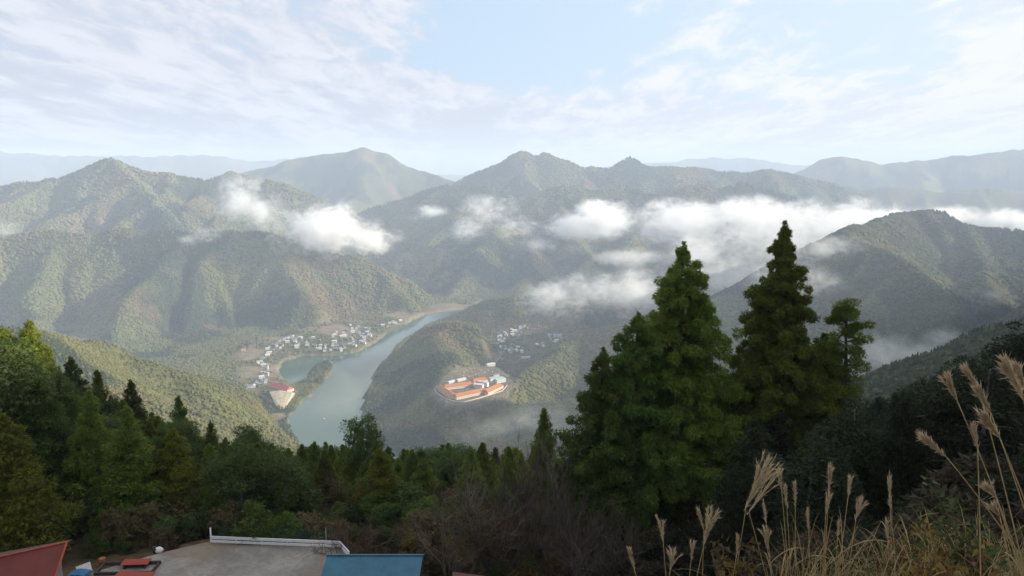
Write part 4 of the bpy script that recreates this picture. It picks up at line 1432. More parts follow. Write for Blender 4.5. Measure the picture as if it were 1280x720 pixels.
# explicit trees on the left and centre
sk = random.Random(4)
for i, (u, v, D, key, lab, wd) in enumerate([
    (4, 412, 96, 'yellow0', 'sunlit yellow green cedar top at the upper left edge of the wood', 1.3),
    (37, 402, 97, 'yellow1', 'sunlit yellow spire, highest in the left wood', 0.95),
    (62, 446, 99, 'yellow0', 'small sunlit yellow crown just right of the highest spire', 0.8),
    (30, 424, 88, 'spire2', 'broad dark cedar in front of the sunlit yellow spire', 1.35),
    (88, 447, 92, 'darkspire0', 'slim dark cedar spire right of the sunlit trees', 0.9),
    (121, 464, 90, 'spire1', 'pointed cedar between the slim dark spire and the lone tip', 0.9),
    (163, 476, 93, 'darkspire1', 'dark cedar with a lone pointed tip above the sloping treetops', 0.9),
    (223, 496, 92, 'darkspire0', 'narrow dark spire standing over the middle of the sloping wood', 0.9),
    (263, 528, 90, 'darkspire1', 'low narrow spire at the foot of the sloping wood', 0.9),
    (310, 531, 84, 'round0', 'rounded tree at the right foot of the left wood', 0.8),
    (452, 521, 84, 'round1', 'round topped tree rising above the central tree line', 0.75),
    (33, 572, 64, 'yellow1', 'large yellow green cedar beside the red shed', 1.35),
    (3, 520, 60, 'yellow0', 'yellow green cedar cut by the left edge above the red shed', 1.3),
    (216, 537, 68, 'yellow0', 'bright yellow green cedar at the edge of the concrete lot', 1.25),
    (680, 512, 74, 'spire0', 'lone tufted cedar top above the bare trees in the centre', 0.95),
]):
    put_px(key, u, v, D, sk.uniform(0, 6.3), lab, None, wd)
    # a lone label has no group
for o in list(COL.objects):
    if o.parent is None and o.name.startswith(('cedar_tree', 'broadleaf_tree')) and o.get('group'):
        del o['group']

SKY_L = ([-60, 0, 20, 62, 90, 120, 163, 200, 230, 262, 300, 345, 400, 440, 480, 520, 560, 610, 660, 720, 800], [430, 425, 430, 455, 462, 480, 496, 515, 520, 540, 541, 550, 548, 550, 552, 556, 550, 552, 556, 575, 560])
SKY_R = ([860, 1060, 1085, 1130, 1180, 1225, 1250, 1280, 1340], [520, 500, 488, 478, 458, 436, 412, 394, 370])


def px_of(p):
    d = np.array(p) - np.array([0, 0, CAMZ])
    dep = d[1] * _cp - d[2] * _sp
    return 640 + FPX * d[0] / dep, 360 - FPX * (d[1] * _sp + d[2] * _cp) / dep


def wood(xr, yr, spacing, sky, keys, weights, hr, labels, groups, maxn, seed, reject=None, over=30):
    r = random.Random(seed)
    pts = []
    for _ in range(9000):
        x, y = r.uniform(*xr), r.uniform(*yr)
        if any((x - a) ** 2 + (y - b) ** 2 < spacing ** 2 for a, b in pts):
            continue
        if poly_sdf(np.array([x]), np.array([y]), LOT)[0] < 4.0 or (reject and reject(x, y)):
            continue
        z = float(gz(np.array([x]), np.array([y]))[0])
        u, _v = px_of((x, y, z))
        if not -90 < u < 1370:
            continue
        h = r.uniform(*hr)
        lim = np.interp(u, *sky) + abs(r.gauss(0, over * 0.35)) + r.uniform(0, 5)
        while h > 2.5 and px_of((x, y, z + h))[1] < lim:
            h -= 0.25
        if h <= 3.0:
            continue
        pts.append((x, y))
        k = r.choices(range(len(keys)), weights)[0]
        put_tree(keys[k], x, y, h, r.uniform(0, 6.3), labels[k], groups[k], r.uniform(0.95, 1.3) * (1.25 if h < 7 else 1))
        if len(pts) >= maxn:
            break
    print('wood', len(pts))


G1, G2, G3 = GL, 'broadleaf trees of the left and central wood', 'yellow green cedars of the left wood'
la = 'dark green cedar inside the dense wood left of centre'
lb = 'rounded dark broadleaf tree inside the wood left of centre'
lc = 'yellowish green cedar inside the dense wood left of centre'
wood((-95, 8), (66, 112), 3.3, SKY_L, ['spire0', 'spire1', 'spire2', 'darkspire0', 'darkspire1', 'round0', 'round1', 'yellow1'], [5, 5, 5, 4, 4, 0.9, 0.9, 1.6], (9, 14),
     [la] * 5 + [lb] * 2 + [lc], [G1] * 5 + [G2] * 2 + [G3], 170, 5, reject=lambda x, y: x > -22 and y < 72)
wood((-48, -20), (66, 74), 3.0, SKY_L, ['round0', 'round1', 'darkspire0', 'spire1'], [2, 2, 2, 2], (5, 8), [lb, lb, la, la], [G2, G2, G1, G1], 14, 8)
lr_ = 'dark cedar in the shaded wood on the right slope'
lr2 = 'dark rounded tree in the shaded wood on the right slope'
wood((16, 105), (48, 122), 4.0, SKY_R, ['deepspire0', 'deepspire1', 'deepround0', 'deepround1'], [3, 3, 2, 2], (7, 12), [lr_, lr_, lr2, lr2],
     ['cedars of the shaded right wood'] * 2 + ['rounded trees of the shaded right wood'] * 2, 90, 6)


# bare and half-bare trees, bushes
def twig_tree(g, h, spread, levels, mat, root, nb=5, up=0.6, leaves=None, leafn=0, r0=0.09):
    mb = MB()
    tips = []
    def grow(p, d, L, r, lv):
        n = 3
        pts = [p]
        for k in range(n):
            d = d + Vector(g.normal(size=3)) * 0.16 + Vector((0, 0, 0.06))
            d.normalize()
            pts.append(pts[-1] + d * (L / n))
        mb.tube(pts, [r * (1 - 0.55 * k / n) for k in range(n + 1)], 4 if lv else 6)
        if lv >= levels:
            tips.append(pts[-1])
            return
        for k in range(nb):
            b = pts[1 + int(g.integers(0, n))]
            e = d + Vector(g.normal(size=3)) * spread
            e.z += up * 0.35
            e.normalize()
            grow(b, e, L * g.uniform(0.5, 0.8), r * 0.5, lv + 1)
    for s in range(3 + int(g.integers(0, 3))):
        e = Vector((g.normal() * spread * 0.8, g.normal() * spread * 0.8, 1.0)).normalized()
        grow(Vector((g.normal() * 0.2, g.normal() * 0.2, -0.3)), e, h * 0.45, r0, 0)
    mb.build('branches', mat, root)
    if leaves:
        T = np.array([tuple(t) for t in tips])
        T = T[g.choice(len(T), min(leafn, len(T)), replace=False)]
        V = leaf_tris(T, np.full((len(T), 3), 0.25), 5, 0.2, g, 0.3)
        mesh_np('leaves', V, tri_faces(len(V)), leaves, root)


M_TWIG = simple('grey_twigs', (0.17, 0.145, 0.125), 0.95, 0.3, 1.5)
M_TWIG2 = simple('brown_twigs', (0.13, 0.085, 0.06), 0.95, 0.3, 1.5)
M_TWIG3 = simple('purplish_twigs', (0.095, 0.07, 0.065), 0.95, 0.3, 1.5)
bare = [
    (450, 612, 60, 1.0, M_TWIG2, None, 'low spreading bush of bare brown branches behind the blue roof', 2.0),
    (430, 640, 58, 1.0, M_TWIG2, None, 'small bare brown bush at the right end of the guard rail', 1.5),
    (585, 580, 57, 0.55, M_TWIG, L_RUST, 'pale twiggy shrub with a few yellow leaves left of centre', 1.6),
    (560, 610, 56, 0.55, M_TWIG, L_RUST, 'lower pale shrub with yellow leaves on its left side', 1.2),
    (655, 552, 60, 0.6, M_TWIG3, None, 'tall bare grey tree under the lone cedar top', 1.3),
    (690, 560, 60, 0.6, M_TWIG, None, 'bare tree with pale forked limbs right of the lone cedar top', 1.3),
    (625, 598, 56, 0.7, M_TWIG3, None, 'bare dark thicket between the pale shrub and the grey tree', 1.4),
    (730, 590, 57, 0.7, M_TWIG3, None, 'purplish bare tree at the foot of the lowest bushy cedar', 1.4),
    (770, 610, 55, 0.8, M_TWIG3, None, 'purplish bare thicket in front of the tall cedars', 1.4),
    (700, 620, 53, 0.8, M_TWIG3, None, 'dim bare thicket below the pale forked tree', 1.3),
]
for i, (u, v, D, sp, mt, lf, lab, w) in enumerate(bare):
    g = np.random.default_rng(300 + i)
    p = at(u, v, D)
    z = float(gz(np.array([p[0]]), np.array([p[1]]))[0])
    h = max(1.5, p[2] - z)
    root = thing('bare_tree' if h > 4 else 'bare_bush', (p[0], p[1], z), lab, 'tree' if h > 4 else 'bush')
    twig_tree(g, h, sp * w * 0.5, 3, mt, root, 5, 0.6, lf, 160, 0.05 + 0.006 * h)


def bush_proto(key, leaf, seed, n=60, size=0.16, name='leafy_bush'):
    g = np.random.default_rng(seed)
    root = thing(name, (0, 0, 0), 'bush', 'bush')
    V, C = round_crown(g, 2.0, 1.1, 0.0, 40, n, size)
    V[:, 2] = np.maximum(V[:, 2], -0.1)
    mesh_np('foliage', V, tri_faces(len(V)), leaf, root)
    mb = MB()
    for c in C[:14]:
        mb.tube([(0, 0, -0.2), (c[0] * 0.4, c[1] * 0.4, c[2] * 0.6), tuple(c)], [0.03, 0.02, 0.008], 4)
    mb.build('stems', M_TWIG2, root)
    TREES[key] = [root, 2.0, False]


L_DRY = leafy('dry_leaves', (0.12, 0.085, 0.045), (0.085, 0.060, 0.035), (0.16, 0.12, 0.06), 1.2)
bush_proto('bush_dark', L_DARK, 90)
bush_proto('bush_broad', L_BROAD, 91)
bush_proto('bush_dry', L_DRY, 92)
bush_proto('bush_rust', L_RUST, 93)
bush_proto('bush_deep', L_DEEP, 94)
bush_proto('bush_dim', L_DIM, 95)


def scatter(xr, yr, n, spacing, keys, weights, hr, labels, groups, seed, reject=None):
    r = random.Random(seed)
    pts = []
    for _ in range(6000):
        x, y = r.uniform(*xr), r.uniform(*yr)
        if any((x - a) ** 2 + (y - b) ** 2 < spacing ** 2 for a, b in pts) or (reject and reject(x, y)):
            continue
        if poly_sdf(np.array([x]), np.array([y]), LOT)[0] < 1.2:
            continue
        u, v = px_of((x, y, float(gz(np.array([x]), np.array([y]))[0])))
        if not (-40 < u < 1320 and v < 760):
            continue
        pts.append((x, y))
        k = r.choices(range(len(keys)), weights)[0]
        put_tree(keys[k], x, y, r.uniform(*hr), r.uniform(0, 6.3), labels[k], groups[k], r.uniform(0.9, 1.5))
        if len(pts) >= n:
            break
    print('scatter', len(pts))


scatter((-10, 16), (50, 68), 46, 1.7, ['bush_dry', 'bush_rust', 'bush_broad', 'bush_dark'], [4, 1.5, 2, 2], (0.8, 2.2),
        ['dry brown bush on the bank below the central trees', 'yellowing bush on the bank below the central trees', 'grey green bush on the bank below the central trees', 'dark bush on the bank below the central trees'],
        ['dry bushes on the bank', 'yellowing bushes on the bank', 'grey green bushes on the bank', 'dark bushes on the bank'], 12)
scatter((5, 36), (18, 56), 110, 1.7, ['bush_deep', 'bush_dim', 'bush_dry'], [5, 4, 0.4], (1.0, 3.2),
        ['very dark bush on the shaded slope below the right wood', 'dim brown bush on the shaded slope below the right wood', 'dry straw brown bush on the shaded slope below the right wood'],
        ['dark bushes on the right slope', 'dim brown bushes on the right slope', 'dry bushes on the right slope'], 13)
scatter((-24, 2), (61, 74), 60, 1.5, ['bush_dry', 'bush_rust', 'bush_broad', 'bush_dark'], [3, 1, 2, 3], (1.0, 2.6),
        ['dry brown bush under the trees behind the guard rail', 'yellowing bush under the trees behind the guard rail', 'grey green bush under the trees behind the guard rail', 'dark bush under the trees behind the guard rail'],
        ['dry bushes behind the rail', 'yellowing bushes behind the rail', 'grey green bushes behind the rail', 'dark bushes behind the rail'], 15)
scatter((-46, -17), (59.5, 70), 70, 1.4, ['bush_dark', 'bush_broad', 'bush_dry'], [3, 3, 1], (1.0, 2.8),
        ['dark bush behind the concrete lot', 'grey green bush behind the concrete lot', 'dry brown bush behind the concrete lot'],
        ['dark bushes behind the lot', 'grey green bushes behind the lot', 'dry bushes behind the lot'], 14)


# ------------------------------------------------------------------ the lot, rail, roofs, clutter
def concrete_material():
    m = bpy.data.materials.new('weathered_concrete')
    m.use_nodes = True
    t = NT(m.node_tree)
    p = t.n('ShaderNodeNewGeometry').outputs['Position']
    a = t.noise(p, 0.35, 5, 0.65, 0.4)
    b = t.noise(p, 2.6, 5, 0.6)
    c = t.noise(p, 0.16, 3, 0.5)
    col = t.mix(t.ss(a, 0.35, 0.65), (0.20, 0.185, 0.175), (0.31, 0.285, 0.265))
    col = t.mix(t.m('MULTIPLY', t.ss(b, 0.42, 0.7), 0.45), col, (0.15, 0.135, 0.12))
    col = t.mix(t.m('MULTIPLY', t.ss(c, 0.5, 0.62), 0.6), col, (0.20, 0.145, 0.095))
    vo = t.n('ShaderNodeTexVoronoi', feature='DISTANCE_TO_EDGE', inp={'Vector': t.v('ADD', p, t.v('SCALE', p)), 'Scale': 0.35})
    col = t.mix(t.ss(vo.outputs['Distance'], 0.0, 0.012, 0.5, 0.0), col, (0.07, 0.06, 0.05))
    bs = t.n('ShaderNodeBsdfPrincipled', inp={'Base Color': col, 'Roughness': 0.9, 'Specular IOR Level': 0.25})
    t.link(bs.outputs[0], t.n('ShaderNodeOutputMaterial').inputs[0])
    return m


def lot():
    n = len(LOT)
    mb = MB()
    top = [(p[0], p[1], LOTZ) for p in LOT]
    bot = [(p[0], p[1], LOTZ - 1.2) for p in LOT]
    mb.add(top + bot, [tuple(range(n))[::-1], tuple(range(n, 2 * n))] + [(i, (i + 1) % n, (i + 1) % n + n, i + n) for i in range(n)])
    o = mb.build('concrete_lot', concrete_material())
    tag(o, None, None, kind='structure')
    white = simple('white_paint', (0.78, 0.79, 0.82), 0.5, 0.12, 2.0)
    a, b, c = at_z(263, 680, LOTZ), at_z(424, 686.5, LOTZ), at_z(437, 700, LOTZ)
    root = thing('guard_rail', tuple((a + b) / 2), 'white guard rail along the far edge of the concrete lot, bent at its right end', 'guard rail')
    o0 = (a + b) / 2
    def beam(p, q, zc, hh, nm):
        m = MB()
        mid = (p + q) / 2 - o0
        m.box((mid[0], mid[1], zc), (math.hypot(*(q - p)[:2]), 0.07, hh), math.atan2(q[1] - p[1], q[0] - p[0]))
        m.build(nm, white, root, bevel=0.015)
    beam(a, b, 0.55, 0.24, 'beam'); beam(a, b, 0.24, 0.2, 'beam')
    d = (b - a) / np.linalg.norm(b - a)
    beam(b + d * 0.06, c, 0.55, 0.24, 'beam'); beam(b + d * 0.06, c, 0.24, 0.2, 'beam')
    for k in range(6):
        p = a + (b - a) * (k / 5) - o0 + np.array([0, 0.12, 0])
        m = MB(); m.tube([(p[0], p[1], -0.1), (p[0], p[1], 0.6)], 0.05, 8); m.build('post', white, root, True)
    def pole(u, v, hgt, lab, r=0.06, mat=white):
        p = at_z(u, v, LOTZ)
        m = MB(); m.tube([tuple(p + np.array([0, 0, -0.2])), tuple(p + np.array([0, 0, hgt]))], r, 8)
        m.tube([tuple(p + np.array([0, 0, hgt])), tuple(p + np.array([0, 0, hgt + 0.04]))], r * 1.25, 8)
        tag(m.build('white_post', mat, None, True), lab, 'post')
    pole(264, 678.5, 1.2, 'white post at the left end of the guard rail')
    pole(408, 683, 1.5, 'thin grey post behind the right end of the guard rail', 0.03, simple('grey_metal', (0.4, 0.4, 0.4), 0.5))
    # green mesh fence behind the rail
    net = simple('green_wire', (0.03, 0.09, 0.06), 0.6, 0.2)
    fa, fb = a + np.array([0.3, 0.9, 0]), b + np.array([-0.2, 0.9, 0])
    froot = thing('mesh_fence', tuple((fa + fb) / 2), 'low green wire mesh fence behind the white guard rail', 'fence')
    fm = MB()
    f0 = (fa + fb) / 2
    for k in range(46):
        p = fa + (fb - fa) * (k / 45) - f0
        fm.tube([(p[0], p[1], 0), (p[0], p[1], 1.05)], 0.012, 4)
    for k in range(7):
        p, q = fa - f0, fb - f0
        zz = 0.1 + k * 0.158
        fm.tube([(p[0], p[1], zz), (q[0], q[1], zz)], 0.012, 4)
    fm.build('mesh_panel', net, froot)
    for k in range(5):
        p = fa + (fb - fa) * (k / 4) - f0
        m = MB(); m.tube([(p[0], p[1] + 0.05, -0.3), (p[0], p[1] + 0.05, 1.12)], 0.03, 6); m.build('post', net, froot)


lot()


def ribbed(name, col, scale=14.0, rust=None, axis=0):
    m = bpy.data.materials.new(name)
    m.use_nodes = True
    t = NT(m.node_tree)
    co = t.n('ShaderNodeTexCoord').outputs['Object']
    n = t.noise(co, 0.7, 5, 0.65)
    n2 = t.noise(co, 6, 4, 0.6)
    c = t.mix(t.ss(n, 0.35, 0.7), col, tuple(q * 0.72 for q in col))
    if rust:
        c = t.mix(t.m('MULTIPLY', t.ss(n2, 0.5, 0.72), 0.7), c, rust)
    w = t.n('ShaderNodeTexWave', bands_direction='XYZ'[axis], inp={'Vector': co, 'Scale': scale / 6.28})
    bp = t.n('ShaderNodeBump', inp={'Strength': 0.5, 'Distance': 0.03, 'Height': w.outputs['Fac']})
    b = t.n('ShaderNodeBsdfPrincipled', inp={'Base Color': c, 'Roughness': 0.55, 'Specular IOR Level': 0.35, 'Normal': bp.outputs[0]})
    t.link(b.outputs[0], t.n('ShaderNodeOutputMaterial').inputs[0])
    return m


def plate(pts, th, name, mat, root, org):
    """a sloping sheet from a polygon of world points, thickness th downwards"""
    mb = MB()
    P = [tuple(np.array(p) - org) for p in pts]
    Q = [(p[0], p[1], p[2] - th) for p in P]
    n = len(P)
    mb.add(P + Q, [tuple(range(n)), tuple(range(n, 2 * n))[::-1]] + [(i + n, (i + 1) % n + n, (i + 1) % n, i) for i in range(n)])
    o = mb.build(name, mat, root)
    return o


def roofs():
    # blue roofed hut: the roof falls towards the camera, only its upper part is in the picture
    far_l, far_r = at(409, 695.5, 51.5), at(528.5, 694, 51.5)
    zf = (far_l[2] + far_r[2]) / 2
    far_l[2] = far_r[2] = zf
    fall = np.array([0, -5.0, -1.05])
    org = np.array([(far_l[0] + far_r[0]) / 2, 49.0, LOTZ])
    root = thing('blue_roofed_hut', tuple(org), 'hut with a plain blue metal roof below the guard rail', 'hut')
    blue = ribbed('blue_metal', (0.03, 0.13, 0.21), 10)
    plate([far_l, far_l + fall, far_r + fall, far_r], 0.08, 'roof', blue, root, org)
    rd = MB()
    a, b = far_l - org, far_r - org
    rd.box(((a[0] + b[0]) / 2, a[1] + 0.02, a[2] + 0.03), (b[0] - a[0] + 0.12, 0.16, 0.1))
    rd.build('ridge_cap', blue, root)
    mb = MB()
    w = b[0] - a[0] - 0.7
    h = zf - LOTZ - 1.6
    mb.box(((a[0] + b[0]) / 2, -0.2, h / 2 - 0.4), (w, 4.0, h + 0.8))
    mb.build('wall', M_TIMBER, root)
    # rusty brown roof just right of it
    p, q = at(566, 716.5, 50.5), at(640, 721, 49.5)
    q[2] = p[2] = min(p[2], q[2]) + 0.1
    org = np.array([p[0] + 2, 48.5, LOTZ])
    root = thing('brown_roofed_hut', tuple(org), 'hut with a rusty brown roof right of the blue one', 'hut')
    brown = ribbed('rusty_brown_metal', (0.12, 0.045, 0.035), 10, (0.09, 0.05, 0.035))
    plate([p, p + fall * 0.8, q + fall * 0.8, q], 0.08, 'roof', brown, root, org)
    mb = MB(); mb.box(((p[0] + q[0]) / 2 - org[0], -0.2, 0.55), (3.0, 2.6, 1.6)); mb.build('wall', M_TIMBER, root)
    # red gabled shed, lower left corner
    D0 = 50.0
    apex = at(83, 678, D0)                      # gable end of the ridge
    ridge_l = apex + np.array([-7.0, -4.6, 0])
    along = (ridge_l - apex) / np.linalg.norm(ridge_l - apex)
    side = np.array([-along[1], along[0], 0])
    if side[1] > 0:
        side = -side                            # towards the camera
    near_e = np.array([0.5, -3.4, -2.1])
    far_e = np.array([-0.4, 2.6, -0.7])
    org = np.array([apex[0] - 3.5, apex[1] - 0.5, LOTZ])
    root = thing('red_roofed_shed', tuple(org), 'old shed with a faded red metal gable roof at the lower left corner', 'shed')
    red = ribbed('red_metal', (0.16, 0.025, 0.021), 9, (0.12, 0.04, 0.032))
    maroon = ribbed('faded_maroon_metal', (0.12, 0.05, 0.052), 9, (0.14, 0.09, 0.085))
    plate([apex, ridge_l, ridge_l + near_e, apex + near_e * 0.97], 0.06, 'near_roof', red, root, org)
    up = np.array([0, 0, 0.003])
    plate([apex + up, apex + far_e * 0.35 + up, ridge_l + far_e * 1.5 + up, ridge_l + up], 0.06, 'far_roof', maroon, root, org)
    edge = MB()
    edge.tube([tuple(apex - org + np.array([0.03, 0, 0.03])), tuple(apex - org + near_e * 0.97 + np.array([0.03, 0, 0.03]))], 0.07, 6)
    edge.tube([tuple(apex - org + np.array([0.03, 0, 0.03])), tuple(ridge_l - org + np.array([0, 0, 0.04]))], 0.06, 6)
    edge.build('edge_strip', simple('red_strip', (0.42, 0.09, 0.05), 0.6, 0.2), root)
    g = MB()
    ia = along * 0.7
    A = apex + ia - org + np.array([0, 0, -0.12])
    n1, n2 = near_e * 0.88, far_e * 0.33
    zb = -0.6
    P = [A, A + n1, A + n2]
    base = [(P[1][0], P[1][1], zb), (P[2][0], P[2][1], zb)]
    L = along * 7.0
    vs = [tuple(P[0]), tuple(P[1]), base[0], base[1], tuple(P[2])]
    vs2 = [tuple(np.array(v) + L) for v in vs]
    g.add(vs + vs2, [(0, 1, 2, 3, 4), (9, 8, 7, 6, 5), (1, 6, 7, 2), (3, 8, 9, 4), (2, 7, 8, 3)])
    g.build('wall', simple('grey_boards', (0.30, 0.32, 0.34), 0.85, 0.35, 1.2), root)
    wn = MB()
    c = A + (n1 + n2) * 0.25 + np.array([0, 0, -0.9])
    nrm = -along
    wn.box(tuple(c + nrm * 0.03), (0.06, 1.1, 0.9), math.atan2(nrm[1], nrm[0]))
    wn.build('window', M_PANE, root)


roofs()


def clutter():
    red = ribbed('red_sheet', (0.33, 0.05, 0.035), 9, (0.25, 0.06, 0.04))
    dark = simple('dark_timber', (0.07, 0.055, 0.05), 0.9, 0.3)
    def sheet(u0, v0, u1, v1, z, label, m=red, w=0.9):
        a, b = at_z(u0, v0, LOTZ + z), at_z(u1, v1, LOTZ + z)
        mid = (a + b) / 2
        o = thing('red_roof_sheet', (mid[0], mid[1], LOTZ), label, 'roof sheet', None, math.atan2(b[1] - a[1], b[0] - a[0]))
        L = math.hypot(*(b - a)[:2])
        mb = MB(); mb.box((0, 0, z), (L, w, 0.05)); mb.build('sheet', m, o)
        for s in (-1, 1):
            mb = MB(); mb.box((s * (L / 2 - 0.25), 0, z / 2 - 0.02), (0.1, w * 0.9, z - 0.06)); mb.build('trestle', dark, o)
    sheet(153, 703, 187, 702, 0.35, 'red metal sheet lying on trestles at the left of the lot, the farther one')
    sheet(144, 719, 190, 720, 0.4, 'red metal sheet lying on trestles at the left of the lot, the nearer one', w=1.1)
    # low timber frame round them
    p = at_z(160, 712, LOTZ)
    o = thing('timber_frame', (p[0], p[1], LOTZ), 'low dark timber frame lying between the red sheets', 'frame', None, 0.05)
    for s in (-1, 1):
        mb = MB(); mb.box((0, s * 0.75, 0.12), (4.2, 0.14, 0.24)); mb.build('beam', dark, o)
        mb = MB(); mb.box((s * 2.0, 0, 0.12), (0.14, 1.34, 0.2)); mb.build('beam', dark, o)
    # white sack and dark bucket
    V, F = ICO2
    p = at_z(199, 690.5, LOTZ)
    W = V * (1 + 0.2 * fbm(V[:, 0] * 3, V[:, 1] * 3 + V[:, 2], 1.1, 2, 9))[:, None] * np.array([0.33, 0.28, 0.26]) + p + np.array([0, 0, 0.2])
    tag(mesh_np('white_sack', W, F, simple('white_sacking', (0.75, 0.75, 0.72), 0.8, 0.1), smooth=True), 'small white sack on the back edge of the concrete lot', 'sack')
    p = at_z(194, 691, LOTZ)
    o = thing('dark_bucket', tuple(p), 'dark blue bucket beside the white sack', 'bucket')
    mb = MB(); mb.tube([(0, 0, 0.0), (0, 0, 0.36)], [0.15, 0.2], 14); mb.build('bucket_body', simple('dark_blue_plastic', (0.02, 0.025, 0.05), 0.5), o, True)
    mb = MB(); mb.tube([(0.19 * math.cos(a), 0, 0.36 + 0.16 * math.sin(a)) for a in np.linspace(0, math.pi, 9)], 0.012, 5); mb.build('handle', simple('steel_wire', (0.4, 0.4, 0.4), 0.4), o)
    # traffic cone like orange object and small orange drum
    oc = simple('orange_plastic', (0.34, 0.12, 0.05), 0.6, 0.2)
    p = at_z(128, 705, LOTZ)
    o = thing('orange_tub', tuple(p), 'small orange plastic tub at the left edge of the lot', 'tub')
    mb = MB(); mb.tube([(0, 0, 0), (0, 0, 0.42)], [0.18, 0.24], 16); mb.build('tub_body', oc, o, True)
    mb = MB(); mb.tube([(0, 0, 0.42), (0, 0, 0.46)], [0.26, 0.26], 16); mb.build('rim', oc, o, True)
    # blue tarpaulin and white board next to the shed
    g = 18
    X, Y = np.meshgrid(np.linspace(-0.9, 0.9, g), np.linspace(-0.7, 0.7, g))
    Z = 0.5 * np.exp(-(X ** 2 + Y ** 2) * 1.2) + 0.12 * fbm(X, Y, 0.6, 3, 4) + 0.1
    p = at_z(99, 717, LOTZ + 0.3)
    V = np.stack([X, Y, Z], -1).reshape(-1, 3) * 0.7
    bot = V.copy(); bot[:, 2] = np.minimum(V[:, 2] - 0.04, -0.05 + 0 * V[:, 2])
    F = [(j * g + i, j * g + i + 1, (j + 1) * g + i + 1, (j + 1) * g + i) for j in range(g - 1) for i in range(g - 1)]
    F2 = [tuple(q + g * g for q in f)[::-1] for f in F]
    rim = [i for i in range(g)] + [i * g + g - 1 for i in range(1, g)] + [(g - 1) * g + i for i in range(g - 2, -1, -1)] + [i * g for i in range(g - 2, 0, -1)]
    F3 = [(rim[k] + g * g, rim[(k + 1) % len(rim)] + g * g, rim[(k + 1) % len(rim)], rim[k]) for k in range(len(rim))]
    o = mesh_np('blue_tarpaulin', np.vstack([V, bot]) + p + np.array([0, 0, -0.1]), F + F2 + F3, simple('blue_tarp', (0.04, 0.17, 0.36), 0.6, 0.3), smooth=False)
    tag(o, 'crumpled blue tarpaulin heap beside the red shed', 'tarpaulin')
    p = at_z(107, 717, LOTZ)
    o = thing('white_board', tuple(p), 'short white board leaning by the blue tarpaulin', 'board', None, 0.9)
    mb = MB(); mb.add([(-0.5, 0, 0.0), (0.5, 0, 0.0), (0.5, 0.3, 0.6), (-0.5, 0.3, 0.6), (-0.5, 0.06, 0.0), (0.5, 0.06, 0.0), (0.5, 0.36, 0.6), (-0.5, 0.36, 0.6)],
                      [(0, 1, 2, 3), (7, 6, 5, 4), (0, 4, 5, 1), (1, 5, 6, 2), (2, 6, 7, 3), (3, 7, 4, 0)])
    mb.build('panel', simple('white_board', (0.7, 0.7, 0.7), 0.7), o)


clutter()


# ------------------------------------------------------------------ pampas grass and the rough grass round it
M_STEM = simple('straw_stem', (0.46, 0.34, 0.17), 0.7, 0.35, 9)
M_PLUME = leafy('plume_fluff', (0.62, 0.50, 0.34), (0.52, 0.41, 0.26), (0.70, 0.60, 0.45), 9.0, 0.35, False)
M_BLADE = leafy('dry_blade', (0.36, 0.26, 0.125), (0.24, 0.18, 0.085), (0.44, 0.33, 0.18), 4.0, 0.3, False)
M_GBLADE = leafy('green_blade', (0.085, 0.105, 0.035), (0.14, 0.13, 0.045), (0.20, 0.17, 0.06), 4.0, 0.3, False)


def bez(a, b, c, n):
    t = np.linspace(0, 1, n)[:, None]
    return (1 - t) ** 2 * a + 2 * t * (1 - t) * b + t * t * c


def ribbon(P, w, side, taper=True):
    """flat strip along P, w half width"""
    n = len(P)
    ww = w * (np.sin(np.linspace(0.25, math.pi, n)) if taper else np.ones(n))
    L, Rr = P - side * ww[:, None], P + side * ww[:, None]
    V = np.stack([L, Rr], 1).reshape(-1, 3)
    F = [(2 * i, 2 * i + 1, 2 * i + 3, 2 * i + 2) for i in range(n - 1)]
    return V, F


